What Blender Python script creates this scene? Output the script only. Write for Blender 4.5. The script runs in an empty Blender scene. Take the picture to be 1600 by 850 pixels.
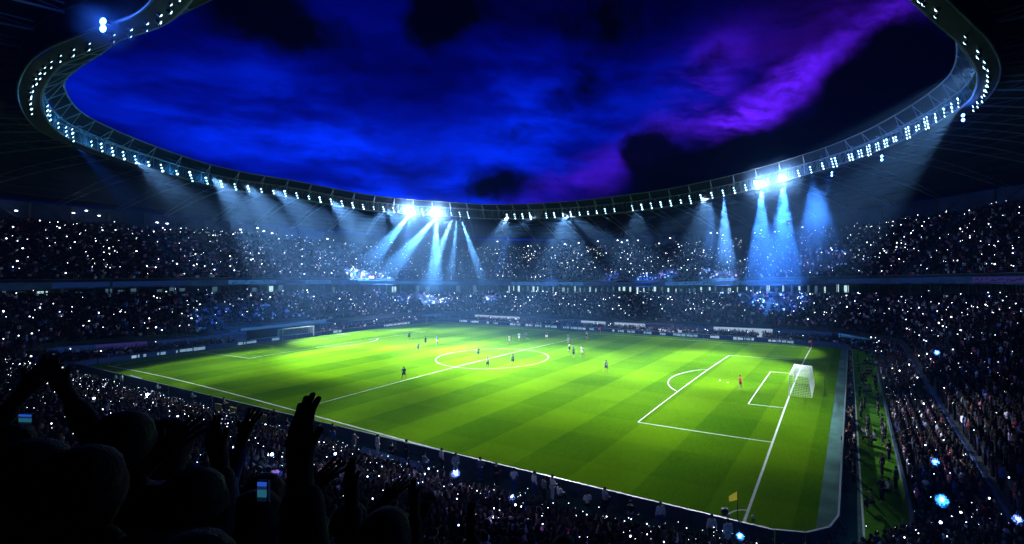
import bpy, math, random, colorsys
import numpy as np
from mathutils import Vector, Matrix

scene = bpy.context.scene
COL = scene.collection
rng = np.random.default_rng(7)
random.seed(7)

# ------------------------------------------------------------------ camera
CXY = np.array([58.03, -65.36]); CZ = 15.94; YAW = -0.442
FP, PX, PY = 739.0, 982.5, 418.3            # focal length and principal point for a 1600 x 850 frame
FW = np.array([math.sin(YAW), math.cos(YAW)]); RT = np.array([math.cos(YAW), -math.sin(YAW)])
cam = bpy.data.cameras.new('camera')
cam.sensor_fit = 'HORIZONTAL'; cam.sensor_width = 36.0
cam.lens = FP / 1600 * 36.0
cam.shift_x = -(PX - 800) / 1600.0
cam.shift_y = (PY - 425) / 1600.0
cam.clip_start = 0.05; cam.clip_end = 3000
camo = bpy.data.objects.new('camera', cam); COL.objects.link(camo)
camo.location = (CXY[0], CXY[1], CZ)
camo.rotation_euler = (math.radians(90), 0, -YAW)
scene.camera = camo

# ------------------------------------------------------------------ render settings
scene.view_settings.view_transform = 'Standard'
scene.view_settings.look = 'None'
scene.view_settings.exposure = 0.0
scene.view_settings.gamma = 1.0
cy = scene.cycles
cy.use_denoising = True
cy.max_bounces = 5; cy.diffuse_bounces = 2; cy.glossy_bounces = 2; cy.transmission_bounces = 2
cy.volume_bounces = 0; cy.transparent_max_bounces = 8
cy.sample_clamp_indirect = 2.0
cy.use_light_tree = True
cy.caustics_reflective = False; cy.caustics_refractive = False
cy.use_adaptive_sampling = True; cy.adaptive_threshold = 0.012


def at(u, v, t):
    """world point on the sight line through photo pixel (u, v) at depth t"""
    p = CXY + t * (FW + (u - PX) / FP * RT)
    return Vector((p[0], p[1], CZ - (v - PY) / FP * t))


def gnd(u, v, z=0.0):
    t = (CZ - z) * FP / (v - PY)
    return at(u, v, t)


def proj(x, y, z):
    d = np.array([x, y]) - CXY
    t = d @ FW
    if t < 0.05: return -9999, -9999, t
    return PX + FP * (d @ RT) / t, PY - FP * (z - CZ) / t, t


# ------------------------------------------------------------------ node helpers
class NT:
    def __init__(s, tree): s.t = tree; tree.nodes.clear()
    def n(s, typ, ins=None, **kw):
        nd = s.t.nodes.new(typ)
        for k, v in kw.items(): setattr(nd, k, v)
        for k, v in (ins or {}).items(): s.set(nd, k, v)
        return nd
    def set(s, nd, k, v):
        if isinstance(v, bpy.types.Node): v = v.outputs[0]
        if isinstance(v, bpy.types.NodeSocket): s.t.links.new(v, nd.inputs[k])
        else: nd.inputs[k].default_value = v
    def m(s, op, a, b=0.0, c=None, clamp=False):
        ins = {0: a, 1: b}
        if c is not None: ins[2] = c
        return s.n('ShaderNodeMath', ins, operation=op, use_clamp=clamp).outputs[0]
    def v(s, op, a, b=None, out=0):
        ins = {0: a}
        if b is not None: ins[1] = b
        return s.n('ShaderNodeVectorMath', ins, operation=op).outputs[out]
    def noise(s, vec, scale, detail=4, rough=.55, out=0, dist=0.0):
        return s.n('ShaderNodeTexNoise', {'Vector': vec, 'Scale': scale, 'Detail': detail, 'Roughness': rough, 'Distortion': dist}).outputs[out]
    def ramp(s, x, a, b, lo=0.0, hi=1.0):
        return s.n('ShaderNodeMapRange', {'Value': x, 'From Min': a, 'From Max': b, 'To Min': lo, 'To Max': hi},
                   interpolation_type='SMOOTHSTEP').outputs[0]
    def mix(s, f, a, b, blend='MIX'):
        nd = s.t.nodes.new('ShaderNodeMix'); nd.data_type = 'RGBA'; nd.blend_type = blend
        s.set(nd, 0, f); s.set(nd, 6, a); s.set(nd, 7, b)
        return nd.outputs[2]


# ------------------------------------------------------------------ night sky
world = bpy.data.worlds.new('World'); scene.world = world; world.use_nodes = True
N = NT(world.node_tree)
co = N.n('ShaderNodeTexCoord').outputs['Generated']
lateral = N.v('DOT_PRODUCT', co, (RT[0], RT[1], 0), out=1)
upward = N.v('DOT_PRODUCT', co, (0, 0, 1), out=1)
ahead = N.v('DOT_PRODUCT', co, (FW[0], FW[1], 0), out=1)
den = N.m('MAXIMUM', N.m('ADD', ahead, 1.0), 0.15)
P2 = N.n('ShaderNodeCombineXYZ', {0: N.m('DIVIDE', lateral, den), 1: N.m('DIVIDE', upward, den), 2: 0.0}).outputs[0]


def stereo(u, v):
    l = (u - PX) / FP; s = (PY - v) / FP; n = math.sqrt(1 + l * l + s * s)
    return l / (n + 1), s / (n + 1)


w1 = N.noise(P2, 3.5, 5, .6, out=1)
warp = N.v('SCALE', N.v('SUBTRACT', w1, (.5, .5, .5)), None)
warp.node.inputs['Scale'].default_value = 0.075
W2 = N.v('ADD', P2, warp)


def blob(vec, u, v, ru, rv, ang, wgt):
    """soft elliptical patch; radii in photo pixels, angle in degrees (counter-clockwise)"""
    x, y = stereo(u, v); k = 0.5 / FP / (1 + ((u - PX) / FP) ** 2 * .45 + ((PY - v) / FP) ** 2 * .45)
    mp = N.n('ShaderNodeMapping', {'Vector': vec, 'Location': (x, y, 0), 'Rotation': (0, 0, math.radians(ang)),
                                   'Scale': (ru * k, rv * k, 1)}, vector_type='TEXTURE')
    ln = N.v('LENGTH', mp.outputs[0], out=1)
    return N.ramp(ln, 1.0, 0.0, 0.0, wgt)


def total(lst):
    a = lst[0]
    for b in lst[1:]: a = N.m('ADD', a, b)
    return a


streakr = N.noise(N.n('ShaderNodeMapping', {'Vector': W2, 'Rotation': (0, 0, math.radians(-30)), 'Scale': (1, 3.4, 1)}).outputs[0], 7, 8, .64)
streak = N.noise(N.n('ShaderNodeMapping', {'Vector': W2, 'Rotation': (0, 0, math.radians(32)), 'Scale': (1, 3.2, 1)}).outputs[0], 7, 7, .62)
fbm = N.noise(W2, 6.0, 8, .6)
fine = N.noise(W2, 7.0, 12, .62)
blue = total([blob(W2, 560, 245, 420, 160, -24, .95), blob(W2, 640, 330, 260, 120, -5, .45), blob(W2, 830, 210, 200, 170, 30, .62),
              blob(W2, 260, 190, 330, 140, -25, .42), blob(W2, 180, 130, 220, 110, -30, .2), blob(W2, 700, 90, 480, 220, 0, .15),
              blob(W2, 900, 200, 260, 150, 40, .25), blob(W2, 450, 60, 480, 160, -10, .05), blob(W2, 1060, 150, 240, 110, 35, .35)])
blue = N.m('MULTIPLY', N.m('ADD', blue, .035), N.ramp(streak, .28, .72, .28, 1.45))
purple = total([blob(W2, 1195, 152, 165, 40, 30, 1.5), blob(W2, 1080, 150, 150, 60, 45, .4), blob(W2, 1370, 38, 190, 34, 30, .36),
                blob(W2, 920, 265, 190, 48, 22, .30), blob(W2, 1180, 110, 320, 130, 25, .08), blob(W2, 1330, 40, 380, 110, 15, .06)])
purple = N.m('MULTIPLY', N.m('MULTIPLY', purple, N.ramp(streakr, .34, .62, .05, 1.3)), N.ramp(fine, .32, .62, .55, 1.2))
dark = total([blob(W2, 1160, 270, 360, 105, 8, 1.1), blob(W2, 1385, 150, 240, 165, 0, 1.15), blob(W2, 800, 205, 80, 60, 0, .35),
              blob(W2, 1010, 215, 120, 60, 30, .55), blob(W2, 690, 55, 90, 110, 0, .55), blob(W2, 905, 110, 110, 120, 0, .35),
              blob(W2, 780, 290, 150, 55, 10, .5), blob(W2, 900, 170, 150, 120, 0, .22), blob(W2, 620, 130, 300, 90, -20, .12), blob(W2, 1110, 95, 130, 42, 20, .55), blob(W2, 880, 20, 400, 90, 0, .45), blob(W2, 440, 40, 280, 90, -5, .45), blob(W2, 700, 40, 120, 90, 0, .35)])
dmask = N.ramp(N.m('ADD', dark, N.m('MULTIPLY', N.m('SUBTRACT', fine, .5), 2.0)), .26, .62, 0, .975)
keep = N.m('SUBTRACT', 1.0, dmask)
cb = N.mix(N.m('MULTIPLY', blue, .75, clamp=True), (0.0, 0.0, .55, 1), (0.0, .03, 1.0, 1))
cbs = N.v('SCALE', cb); cbs.node.inputs['Scale'].default_value = 1; N.t.links.new(blue, cbs.node.inputs['Scale'])
cp = N.v('SCALE', (.15, .014, 1.25)); N.t.links.new(purple, cp.node.inputs['Scale'])
skyc = N.v('SCALE', N.v('ADD', cbs, cp)); N.t.links.new(keep, skyc.node.inputs['Scale'])
skyc = N.v('ADD', skyc, (.0001, .0002, .0035))
bg = N.n('ShaderNodeBackground', {'Color': skyc, 'Strength': 1.0})
N.n('ShaderNodeOutputWorld', {'Surface': bg.outputs[0]})


# ------------------------------------------------------------------ materials
def mat(name, color, rough=.7, spec=.3, emit=None, estr=0.0, metallic=0.0, noise=None, bump=0.0, sample='AUTO', attr=None):
    m = bpy.data.materials.new(name); m.use_nodes = True
    n = NT(m.node_tree)
    c = (*color, 1) if len(color) == 3 else color
    src = c
    if attr: src = n.n('ShaderNodeAttribute', attribute_name=attr).outputs['Color']
    pos = n.n('ShaderNodeTexCoord').outputs['Object']
    if noise:
        sc, amt = noise
        f = n.noise(pos, sc, 5, .6)
        src = n.mix(1.0, src, n.n('ShaderNodeCombineColor', {0: n.ramp(f, .3, .7, 1 - amt, 1 + amt), 1: n.ramp(f, .3, .7, 1 - amt, 1 + amt),
                                                             2: n.ramp(f, .3, .7, 1 - amt, 1 + amt)}).outputs[0], 'MULTIPLY')
    b = n.n('ShaderNodeBsdfPrincipled', {'Base Color': src, 'Roughness': rough, 'Metallic': metallic, 'Specular IOR Level': spec})
    if emit is not None:
        b.inputs['Emission Color'].default_value = (*emit, 1); b.inputs['Emission Strength'].default_value = estr
    if bump:
        bp = n.n('ShaderNodeBump', {'Height': n.noise(pos, (noise or (3, 0))[0] * 3, 4), 'Strength': bump, 'Distance': .02})
        n.t.links.new(bp.outputs[0], b.inputs['Normal'])
    n.n('ShaderNodeOutputMaterial', {'Surface': b.outputs[0]})
    m.cycles.emission_sampling = sample
    return m


def emitter(name, color, strength, sample='NONE'):
    m = bpy.data.materials.new(name); m.use_nodes = True
    n = NT(m.node_tree)
    e = n.n('ShaderNodeEmission', {'Color': (*color, 1), 'Strength': strength})
    n.n('ShaderNodeOutputMaterial', {'Surface': e.outputs[0]})
    m.cycles.emission_sampling = sample
    return m


M = {}
M['concrete'] = mat('concrete', (.16, .18, .19), .9, .04, noise=(.6, .35), bump=.2)
M['terrace'] = mat('terrace_concrete', (.07, .08, .10), .9, .04, noise=(.8, .3))
M['wall_blue'] = mat('blue_painted_wall', (.06, .10, .25), .8, .08, noise=(.5, .25))
M['rear_wall'] = mat('rear_wall_cladding', (.035, .055, .15), .8, .08, noise=(.3, .3))
M['steel_dark'] = mat('dark_steel', (.025, .028, .035), .5, .4)
M['steel_pale'] = mat('pale_painted_steel', (.13, .15, .17), .4, .5)
M['roof_sheet'] = mat('roof_sheeting', (.02, .022, .028), .7, .1, noise=(.2, .4))
M['board_back'] = mat('board_back', (.03, .045, .08), .6)
M['white'] = mat('white_paint', (.8, .8, .8), .5)
M['net'] = mat('goal_net_cord', (.8, .82, .85), .7)
M['lane'] = mat('teal_running_surface', (.050, .115, .100), .9, .03, noise=(.35, .35), bump=.2)
M['astro'] = mat('artificial_turf', (.06, .18, .012), .95, .0, noise=(1.2, .25), bump=.3)
M['line'] = mat('line_paint', (.48, .52, .48), .9, .03, noise=(2.5, .15))
M['skin'] = mat('skin', (.36, .20, .13), .6)
M['hair'] = mat('dark_hair', (.008, .007, .006), .7, .2, noise=(40, .6), bump=1.0)
M['crowd'] = mat('crowd_clothing', (.1, .1, .1), .9, .05, attr='Col')
M['lamp'] = emitter('floodlight_lens', (.42, .78, 1.0), 6, 'NONE')
M['lamp_hot'] = emitter('floodlight_lens_full_power', (.75, .90, 1.0), 60, 'NONE')
M['lamp_blue'] = emitter('floodlight_lens_blue', (.10, .30, 1.0), 30, 'FRONT')
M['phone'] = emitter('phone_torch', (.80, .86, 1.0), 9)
M['phone_blue'] = emitter('phone_torch_blue', (.25, .45, 1.0), 40)
M['phone_body'] = mat('phone_body', (.01, .01, .012), .3)
M['screen'] = emitter('phone_screen', (.06, .30, .8), .22)
M['room'] = emitter('lit_room', (.50, .78, .80), 1.1)
M['room_dim'] = emitter('dim_lit_room', (.20, .42, .60), .25)
M['tube'] = emitter('ceiling_light_tube', (.85, 1.0, .9), 5.0)
M['led_blue'] = emitter('led_strip_blue', (.05, .22, .62), .42)
M['led_dim'] = emitter('led_strip_dim', (.02, .07, .30), .22)
M['led_white'] = emitter('led_strip_white', (.55, .74, 1.0), .6)
M['led_violet'] = emitter('led_strip_violet', (.10, .08, .45), .22)
M['board_navy'] = emitter('board_navy_face', (.01, .03, .14), .30)
M['board_print'] = emitter('board_pale_print', (.35, .62, .85), .5)


ONES = 'first second third fourth fifth sixth seventh eighth ninth tenth eleventh twelfth thirteenth fourteenth fifteenth sixteenth seventeenth eighteenth nineteenth twentieth'.split()
TENS = {2: ('twentieth', 'twenty'), 3: ('thirtieth', 'thirty'), 4: ('fortieth', 'forty'), 5: ('fiftieth', 'fifty')}
def ordinal(n):
    if n <= 20: return ONES[n - 1]
    a, b_ = divmod(n, 10)
    return TENS[a][0] if b_ == 0 else TENS[a][1] + '-' + ONES[b_ - 1]


# ------------------------------------------------------------------ mesh helpers
def tag(o, label=None, cat=None, group=None, kind=None):
    if label: o['label'] = label
    if cat: o['category'] = cat
    if group: o['group'] = group
    if kind: o['kind'] = kind
    return o


def link(name, mesh, parent=None):
    o = bpy.data.objects.new(name, mesh); COL.objects.link(o)
    if parent is not None: o.parent = parent
    return o


def empty(name, loc=(0, 0, 0), rz=0.0):
    o = bpy.data.objects.new(name, None); COL.objects.link(o); o.location = loc; o.rotation_euler = (0, 0, rz)
    o.empty_display_size = .2
    return o


class MB:
    def __init__(s): s.v = []; s.f = []
    def quad(s, a, b, c, d):
        k = len(s.v); s.v += [tuple(a), tuple(b), tuple(c), tuple(d)]; s.f.append((k, k + 1, k + 2, k + 3))
    def poly(s, pts):
        k = len(s.v); s.v += [tuple(p) for p in pts]; s.f.append(tuple(range(k, k + len(pts))))
    def box(s, c, size, rz=0.0, tilt=None):
        cx, cy_, cz = c; sx, sy, sz = [q / 2 for q in size]; k = len(s.v); ca, sa = math.cos(rz), math.sin(rz)
        for z in (-sz, sz):
            for x, y in ((-sx, -sy), (sx, -sy), (sx, sy), (-sx, sy)):
                s.v.append((cx + x * ca - y * sa, cy_ + x * sa + y * ca, cz + z))
        for f in ((0, 3, 2, 1), (4, 5, 6, 7), (0, 1, 5, 4), (1, 2, 6, 5), (2, 3, 7, 6), (3, 0, 4, 7)):
            s.f.append(tuple(k + i for i in f))
    def tube(s, a, b, r, n=5, r2=None, cap=True):
        a = Vector(a); b = Vector(b); d = (b - a)
        if d.length < 1e-6: return
        d.normalize(); r2 = r if r2 is None else r2
        x = d.orthogonal().normalized(); y = d.cross(x); k = len(s.v)
        for p, q in ((a, r), (b, r2)):
            for i in range(n):
                t = 2 * math.pi * i / n
                s.v.append(tuple(p + (x * math.cos(t) + y * math.sin(t)) * q))
        for i in range(n): s.f.append((k + i, k + (i + 1) % n, k + n + (i + 1) % n, k + n + i))
        if cap:
            s.f.append(tuple(k + i for i in reversed(range(n)))); s.f.append(tuple(k + n + i for i in range(n)))
    def path(s, pts, r, n=5, closed=False):
        m = len(pts); k = len(s.v); P = [Vector(p) for p in pts]
        for i in range(m):
            a = P[(i - 1) % m] if (closed or i) else P[i]; b = P[(i + 1) % m] if (closed or i < m - 1) else P[i]
            d = (b - a).normalized(); x = d.cross(Vector((0, 0, 1)))
            x = x.normalized() if x.length > 1e-4 else Vector((1, 0, 0)); y = d.cross(x)
            for j in range(n):
                t = 2 * math.pi * j / n; s.v.append(tuple(P[i] + (x * math.cos(t) + y * math.sin(t)) * r))
        for i in range(m if closed else m - 1):
            p, q = k + i * n, k + ((i + 1) % m) * n
            for j in range(n): s.f.append((p + j, p + (j + 1) % n, q + (j + 1) % n, q + j))
    def ball(s, c, r, seg=8, rings=5, sc=(1, 1, 1)):
        k = len(s.v); c = Vector(c)
        s.v.append((c.x, c.y, c.z - r * sc[2]))
        for i in range(1, rings):
            ph = math.pi * i / rings
            for j in range(seg):
                t = 2 * math.pi * j / seg
                s.v.append((c.x + r * sc[0] * math.sin(ph) * math.cos(t), c.y + r * sc[1] * math.sin(ph) * math.sin(t), c.z - r * sc[2] * math.cos(ph)))
        s.v.append((c.x, c.y, c.z + r * sc[2])); top = len(s.v) - 1
        for j in range(seg):
            s.f.append((k, k + 1 + (j + 1) % seg, k + 1 + j)); a = k + 1 + (rings - 2) * seg
            s.f.append((a + j, a + (j + 1) % seg, top))
        for i in range(rings - 2):
            a = k + 1 + i * seg
            for j in range(seg): s.f.append((a + j, a + (j + 1) % seg, a + seg + (j + 1) % seg, a + seg + j))
    def mesh(s, name, m, smooth=False):
        used = sorted({i for f in s.f for i in f})
        if len(used) < len(s.v):
            mp = {i: k for k, i in enumerate(used)}; s.v = [s.v[i] for i in used]; s.f = [tuple(mp[i] for i in f) for f in s.f]
        me = bpy.data.meshes.new(name); me.from_pydata(s.v, [], s.f); me.validate()
        if m: me.materials.append(m)
        if smooth: me.polygons.foreach_set('use_smooth', [True] * len(me.polygons))
        return me
    def build(s, name, m, parent=None, smooth=False):
        return link(name, s.mesh(name, m, smooth), parent)


def strip(ringa, ringb, closed=True):
    """quads between two equally long point rings"""
    b = MB(); n = len(ringa)
    b.v = [tuple(p) for p in ringa] + [tuple(p) for p in ringb]
    for i in range(n if closed else n - 1):
        j = (i + 1) % n; b.f.append((i, j, n + j, n + i))
    return b


# ------------------------------------------------------------------ plan of the bowl: a rounded rectangle and its offsets
X0, X1, Y0, Y1, R0 = -56.5, 61.5, -39.5, 39.5, 9.0


def plan(step=2.0):
    """stations (base point, outward normal) anticlockwise from the middle of the near side"""
    st = []
    def line(a, b, nrm):
        L = math.dist(a, b); k = max(2, int(round(L / step)))
        for i in range(k): st.append((a[0] + (b[0] - a[0]) * i / k, a[1] + (b[1] - a[1]) * i / k, nrm[0], nrm[1]))
    def arc(c, a0):
        k = 20
        for i in range(k):
            a = a0 + math.pi / 2 * i / k; st.append((c[0] + R0 * math.cos(a), c[1] + R0 * math.sin(a), math.cos(a), math.sin(a)))
    line((X0 + R0, Y0), (X1 - R0, Y0), (0, -1)); arc((X1 - R0, Y0 + R0), -math.pi / 2)
    line((X1, Y0 + R0), (X1, Y1 - R0), (1, 0)); arc((X1 - R0, Y1 - R0), 0)
    line((X1 - R0, Y1), (X0 + R0, Y1), (0, 1)); arc((X0 + R0, Y1 - R0), math.pi / 2)
    line((X0, Y1 - R0), (X0, Y0 + R0), (-1, 0)); arc((X0 + R0, Y0 + R0), math.pi)
    return np.array(st)


ST = plan(2.0); NS = len(ST)
# how much a station belongs to the near stand (1) or to the rest of the bowl (0)
NEAR = np.clip((-ST[:, 3] - .15) / .7, 0, 1) * (ST[:, 1] < 0)
NEAR = NEAR * NEAR * (3 - 2 * NEAR)


def ringxy(d): return ST[:, :2] + ST[:, 2:] * (d[:, None] if isinstance(d, np.ndarray) else d)


DF = np.interp(ST[:, 0], [-57, -24, 0, 25, 45, 54, 60], [.2, .7, 1.2, 2.0, 2.4, 1.2, .1])      # where the near stand's first row begins


def heights(d, table, default):
    """height of a ring at offset d so that it runs through the photo curve; default outside the frame"""
    tu = np.array([p[0] for p in table], float); tv = np.array([p[1] for p in table], float)
    xy = ringxy(d); rel = xy - CXY; t = rel @ FW; l = rel @ RT
    u = PX + FP * l / np.maximum(t, 1e-3)
    ok = (t > 25) & (u > -40) & (u < tu.max() + 5) & (ST[:, 3] > -.6)
    z = np.full(NS, np.nan)
    z[ok] = CZ - (np.interp(u[ok], tu, tv) - PY) * t[ok] / FP
    fix = (ST[:, 1] <= Y0 + 2) if default is not None else np.zeros(NS, bool)
    z[fix & np.isnan(z)] = default
    idx = np.arange(NS); good = ~np.isnan(z)
    ii = np.concatenate([idx[good] - NS, idx[good], idx[good] + NS]); zz = np.tile(z[good], 3)
    z = np.interp(idx, ii, zz)
    for _ in range(3): z = (np.roll(z, 1) + z * 2 + np.roll(z, -1)) / 4
    return z


WB = heights(4.5, [(0, 550), (100, 541), (200, 534), (290, 528), (400, 518), (500, 505), (640, 494), (800, 496), (900, 500), (1000, 505),
                   (1200, 513), (1310, 519), (1370, 531), (1402, 557), (1430, 590), (1447, 630), (1455, 665)], 3.0)
LT = heights(20, [(0, 470), (200, 465), (400, 463), (800, 462), (1200, 464), (1400, 466), (1600, 470)], 9.2)
UF = heights(19, [(0, 442), (350, 437), (500, 437), (800, 440), (1000, 441), (1200, 437), (1525, 432), (1600, 431)], 13.0)
UB = heights(45, [(0, 348), (400, 371), (500, 382), (700, 391), (800, 391), (1000, 389), (1100, 385), (1200, 373), (1350, 357), (1500, 337), (1600, 320)], 27)
RB = heights(49, [(0, 311), (200, 330), (400, 352), (500, 361), (600, 368), (700, 374), (850, 376), (1000, 372), (1200, 352), (1350, 327), (1500, 305), (1600, 288)], 32)
WB = np.clip(WB, 1.9, 3.2)
SINK = np.interp(ST[:, 2] * (ST[:, 0] > 0), [.2, .9], [2.25, 1.25])
ND0 = .20                      # near stand: height at the front and slope


def floor_h(d):
    """walking height of the lower terraces at offset d (array over stations)"""
    near = np.where(d >= DF, ND0 + (10.5 - ND0) * (d - DF) / (24 - DF), .02)
    if d <= 4.5: bowl = -.25 + (WB - SINK + .25) * d / 4.5
    else: bowl = WB - .25 + (LT - WB + .25) * (d - 4.5) / 15.5
    return bowl * (1 - NEAR) + near * NEAR


def upper_h(d): return UF - .7 + (UB - UF + .7) * (d - 19) / 26.0


def P3(xy, z): return np.column_stack([xy, np.broadcast_to(z, len(xy))])


# ------------------------------------------------------------------ ground
g = MB(); g.quad((-400, -400, -.02), (400, -400, -.02), (400, 400, -.02), (-400, 400, -.02))
tag(g.build('ground', M['concrete']), kind='structure')


def rounded(x0, x1, y0, y1, r, z, k=10):
    pts = []
    for cx, cyy, a0 in ((x1 - r, y0 + r, -90), (x1 - r, y1 - r, 0), (x0 + r, y1 - r, 90), (x0 + r, y0 + r, 180)):
        for i in range(k + 1):
            a = math.radians(a0 + 90 * i / k); pts.append((cx + r * math.cos(a), cyy + r * math.sin(a), z))
    return pts


g = MB(); g.poly(rounded(X0 - .5, X1 + .3, Y0 - .3, Y1 + .3, R0, .0))
tag(g.build('perimeter_pavement', M['lane']), kind='structure')

# grass: mown bands both ways are real colour differences of the turf
gm = bpy.data.materials.new('mown_grass'); gm.use_nodes = True
n = NT(gm.node_tree)
pos = n.n('ShaderNodeTexCoord').outputs['Object']
sep = n.n('ShaderNodeSeparateXYZ', {0: pos})
wob = n.m('MULTIPLY', n.m('SUBTRACT', n.noise(pos, .8, 3), .5), .25)
def band(coord, width, off, edge=.12):
    x = n.m('DIVIDE', n.m('ADD', n.m('ADD', coord, wob), off), width * 2)
    fr = n.m('ABSOLUTE', n.m('SUBTRACT', n.m('MULTIPLY', n.m('SUBTRACT', x, n.m('FLOOR', x)), 2), 1))
    return n.ramp(fr, .5 - edge / width, .5 + edge / width)
bx_ = band(sep.outputs[0], 5.4, 2.0)
by_ = band(sep.outputs[1], 5.6, 1.0)
patch = n.noise(pos, .07, 4, .55)
blade = n.noise(pos, 9.0, 4, .7)
fib = n.noise(n.n('ShaderNodeMapping', {'Vector': pos, 'Scale': (3, .4, 1)}).outputs[0], 2.2, 5, .6)
shade = n.m('ADD', n.m('MULTIPLY', bx_, .22), n.m('MULTIPLY', by_, .09))
shade = n.m('ADD', shade, n.ramp(patch, .35, .65, -.08, .10))
shade = n.m('ADD', shade, n.ramp(blade, .3, .7, -.10, .10))
shade = n.m('ADD', shade, n.ramp(fib, .3, .7, -.07, .07))
gc = n.mix(n.m('ADD', shade, .26, clamp=True), (.017, .070, .0005, 1), (.105, .215, .0012, 1))
bs = n.n('ShaderNodeBsdfPrincipled', {'Base Color': gc, 'Roughness': 1.0, 'Specular IOR Level': .0})
bp = n.n('ShaderNodeBump', {'Height': n.noise(pos, 14.0, 3), 'Strength': .35, 'Distance': .03})
n.t.links.new(bp.outputs[0], bs.inputs['Normal'])
n.n('ShaderNodeOutputMaterial', {'Surface': bs.outputs[0]})
BX0, BX1, BY0, BY1, BR = -54.6, 57.2, -36.4, 38.0, 3.2
def near_line(x): return -.017 * x      # line of the advertising boards
def rect_grass():
    pts = [p for p in rounded(BX0 + .35, BX1 - .3, BY0 + .12, BY1 - .3, BR - .2, .004)]
    return [(min(x, 56.0), y + (near_line(x) if y < -20 else 0), z) for x, y, z in pts]
g = MB(); g.poly(rect_grass())
tag(g.build('grass_pitch', gm), kind='structure')
g = MB(); g.poly([(58.7, -37.6, .004), (61.9, -36.6, .004), (61.9, 37.5, .004), (57.9, 38.5, .004)])
tag(g.build('artificial_turf_strip', M['astro']), kind='structure')
g = MB(); g.poly([(58.62, -37.7, .008), (58.75, -37.7, .008), (57.95, 38.5, .008), (57.82, 38.5, .008)])
tag(g.build('turf_edge_line', M['line']), kind='structure')

# ------------------------------------------------------------------ pitch markings: the laws' layout laid on the surveyed points
IDEAL = [((52.5, -34), (1160, 820)), ((0, -34), (461, 641)), ((-52.5, -34), (173, 572)), ((36, -20.16), (999.5, 659.4)), ((52.5, -20.16), (1208, 693.7)),
         ((36, 20.16), (1134.7, 555.3)), ((52.5, 20.16), (1260, 563.6)), ((47, -9.16), (1162.8, 629.3)), ((52.5, -9.16), (1229, 638)), ((47, 9.16), (1197, 581.5)),
         ((52.5, 34), (1270, 543)), ((0, 34), (935, 521)), ((-36, -20.16), (375, 560)), ((-52.5, -20.16), (315, 551)), ((-52.5, -3.66), (445, 532)),
         ((-52.5, 3.66), (492.5, 526)), ((-52.5, 34), (664, 506)), ((0, -9.15), (720, 573)), ((0, 9.15), (824, 548)), ((36, -7.3), (1056, 613)),
         ((36, 7.3), (1105, 577)), ((52.5, -3.66), (1239, 616))]
def feat(x, y):
    x = np.asarray(x) / 50.; y = np.asarray(y) / 35.
    return np.stack([x * 0 + 1, x, y, x * y, x * x, y * y, x ** 3, x * x * y, x * y * y, y ** 3], -1)
Ai = feat([p[0][0] for p in IDEAL], [p[0][1] for p in IDEAL])
Bi = np.array([list(gnd(*p[1]))[:2] for p in IDEAL]) - np.array([p[0] for p in IDEAL])
Wi = np.array([1.0 / max(.4, proj(*(np.array(p[0]) * 1.0), 0)[2] / 60) for p in IDEAL])
CF = np.linalg.solve((Ai * Wi[:, None]).T @ (Ai * Wi[:, None]) + 1e-4 * np.eye(10), (Ai * Wi[:, None]).T @ (Bi * Wi[:, None]))
def wp(x, y, z=0.0):
    q = feat([x], [y])[0] @ CF
    return Vector((x + q[0], y + q[1], z))


LINES = MB()
def marking(pts, w=.17, z=.008, closed=False):
    P = [wp(*p) for p in pts]; m = len(P); L = []; Rr = []
    for i in range(m):
        a = P[i - 1] if (i or closed) else P[i]; b = P[(i + 1) % m] if (i < m - 1 or closed) else P[i]
        d = (b - a).normalized(); nn = Vector((-d.y, d.x, 0)) * w / 2
        L.append((P[i].x + nn.x, P[i].y + nn.y, z)); Rr.append((P[i].x - nn.x, P[i].y - nn.y, z))
    for i in range(m if closed else m - 1):
        j = (i + 1) % m; LINES.quad(L[i], Rr[i], Rr[j], L[j])
def seg(a, b, n=16): return [(a[0] + (b[0] - a[0]) * i / n, a[1] + (b[1] - a[1]) * i / n) for i in range(n + 1)]
def lay(name, *paths, w=.12):
    global LINES
    LINES = MB()
    for k, (p, c) in enumerate(paths): marking(p, w, .008 + .0015 * k, c)
    tag(LINES.build(name, M['line']), kind='structure')
lay('touchline', (seg((-52.5, -34), (52.5, -34), 30), False), w=.18)
lay('touchline', (seg((-52.5, 34), (52.5, 34), 30), False))
for sx in (-1, 1):
    e = sx * 52.5
    lay('goal_line', (seg((e, -33.9), (e, 33.9), 24), False), w=.19 if sx > 0 else .12)
    lay('penalty_area_line', (seg((e - sx * .12, -20.16), (sx * 36, -20.16)), False), (seg((sx * 36, -20.16), (sx * 36, 20.16)), False), (seg((sx * 36, 20.16), (e - sx * .12, 20.16)), False))
    lay('goal_area_line', (seg((e - sx * .12, -9.16), (sx * 47, -9.16)), False), (seg((sx * 47, -9.16), (sx * 47, 9.16)), False), (seg((sx * 47, 9.16), (e - sx * .12, 9.16)), False))
    a0 = math.acos(5.5 / 9.15)
    lay('penalty_arc', ([(sx * (41.5 - 9.15 * math.cos(t)), 9.15 * math.sin(t)) for t in np.linspace(-a0, a0, 24)], False))
    lay('penalty_spot', ([(sx * 41.5 + .12 * math.cos(t), .12 * math.sin(t)) for t in np.linspace(0, 2 * math.pi, 9)[:-1]], True))
    for sy in (-1, 1):
        r_ = 1.6 if (sx, sy) == (1, -1) else 1.1
        lay('corner_arc', ([(sx * (52.4 - r_ * math.cos(t)), sy * (33.9 - r_ * math.sin(t))) for t in np.linspace(0, math.pi / 2, 10)], False), w=.12)
lay('halfway_line', (seg((0, -33.85), (0, 33.85), 30), False))
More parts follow.
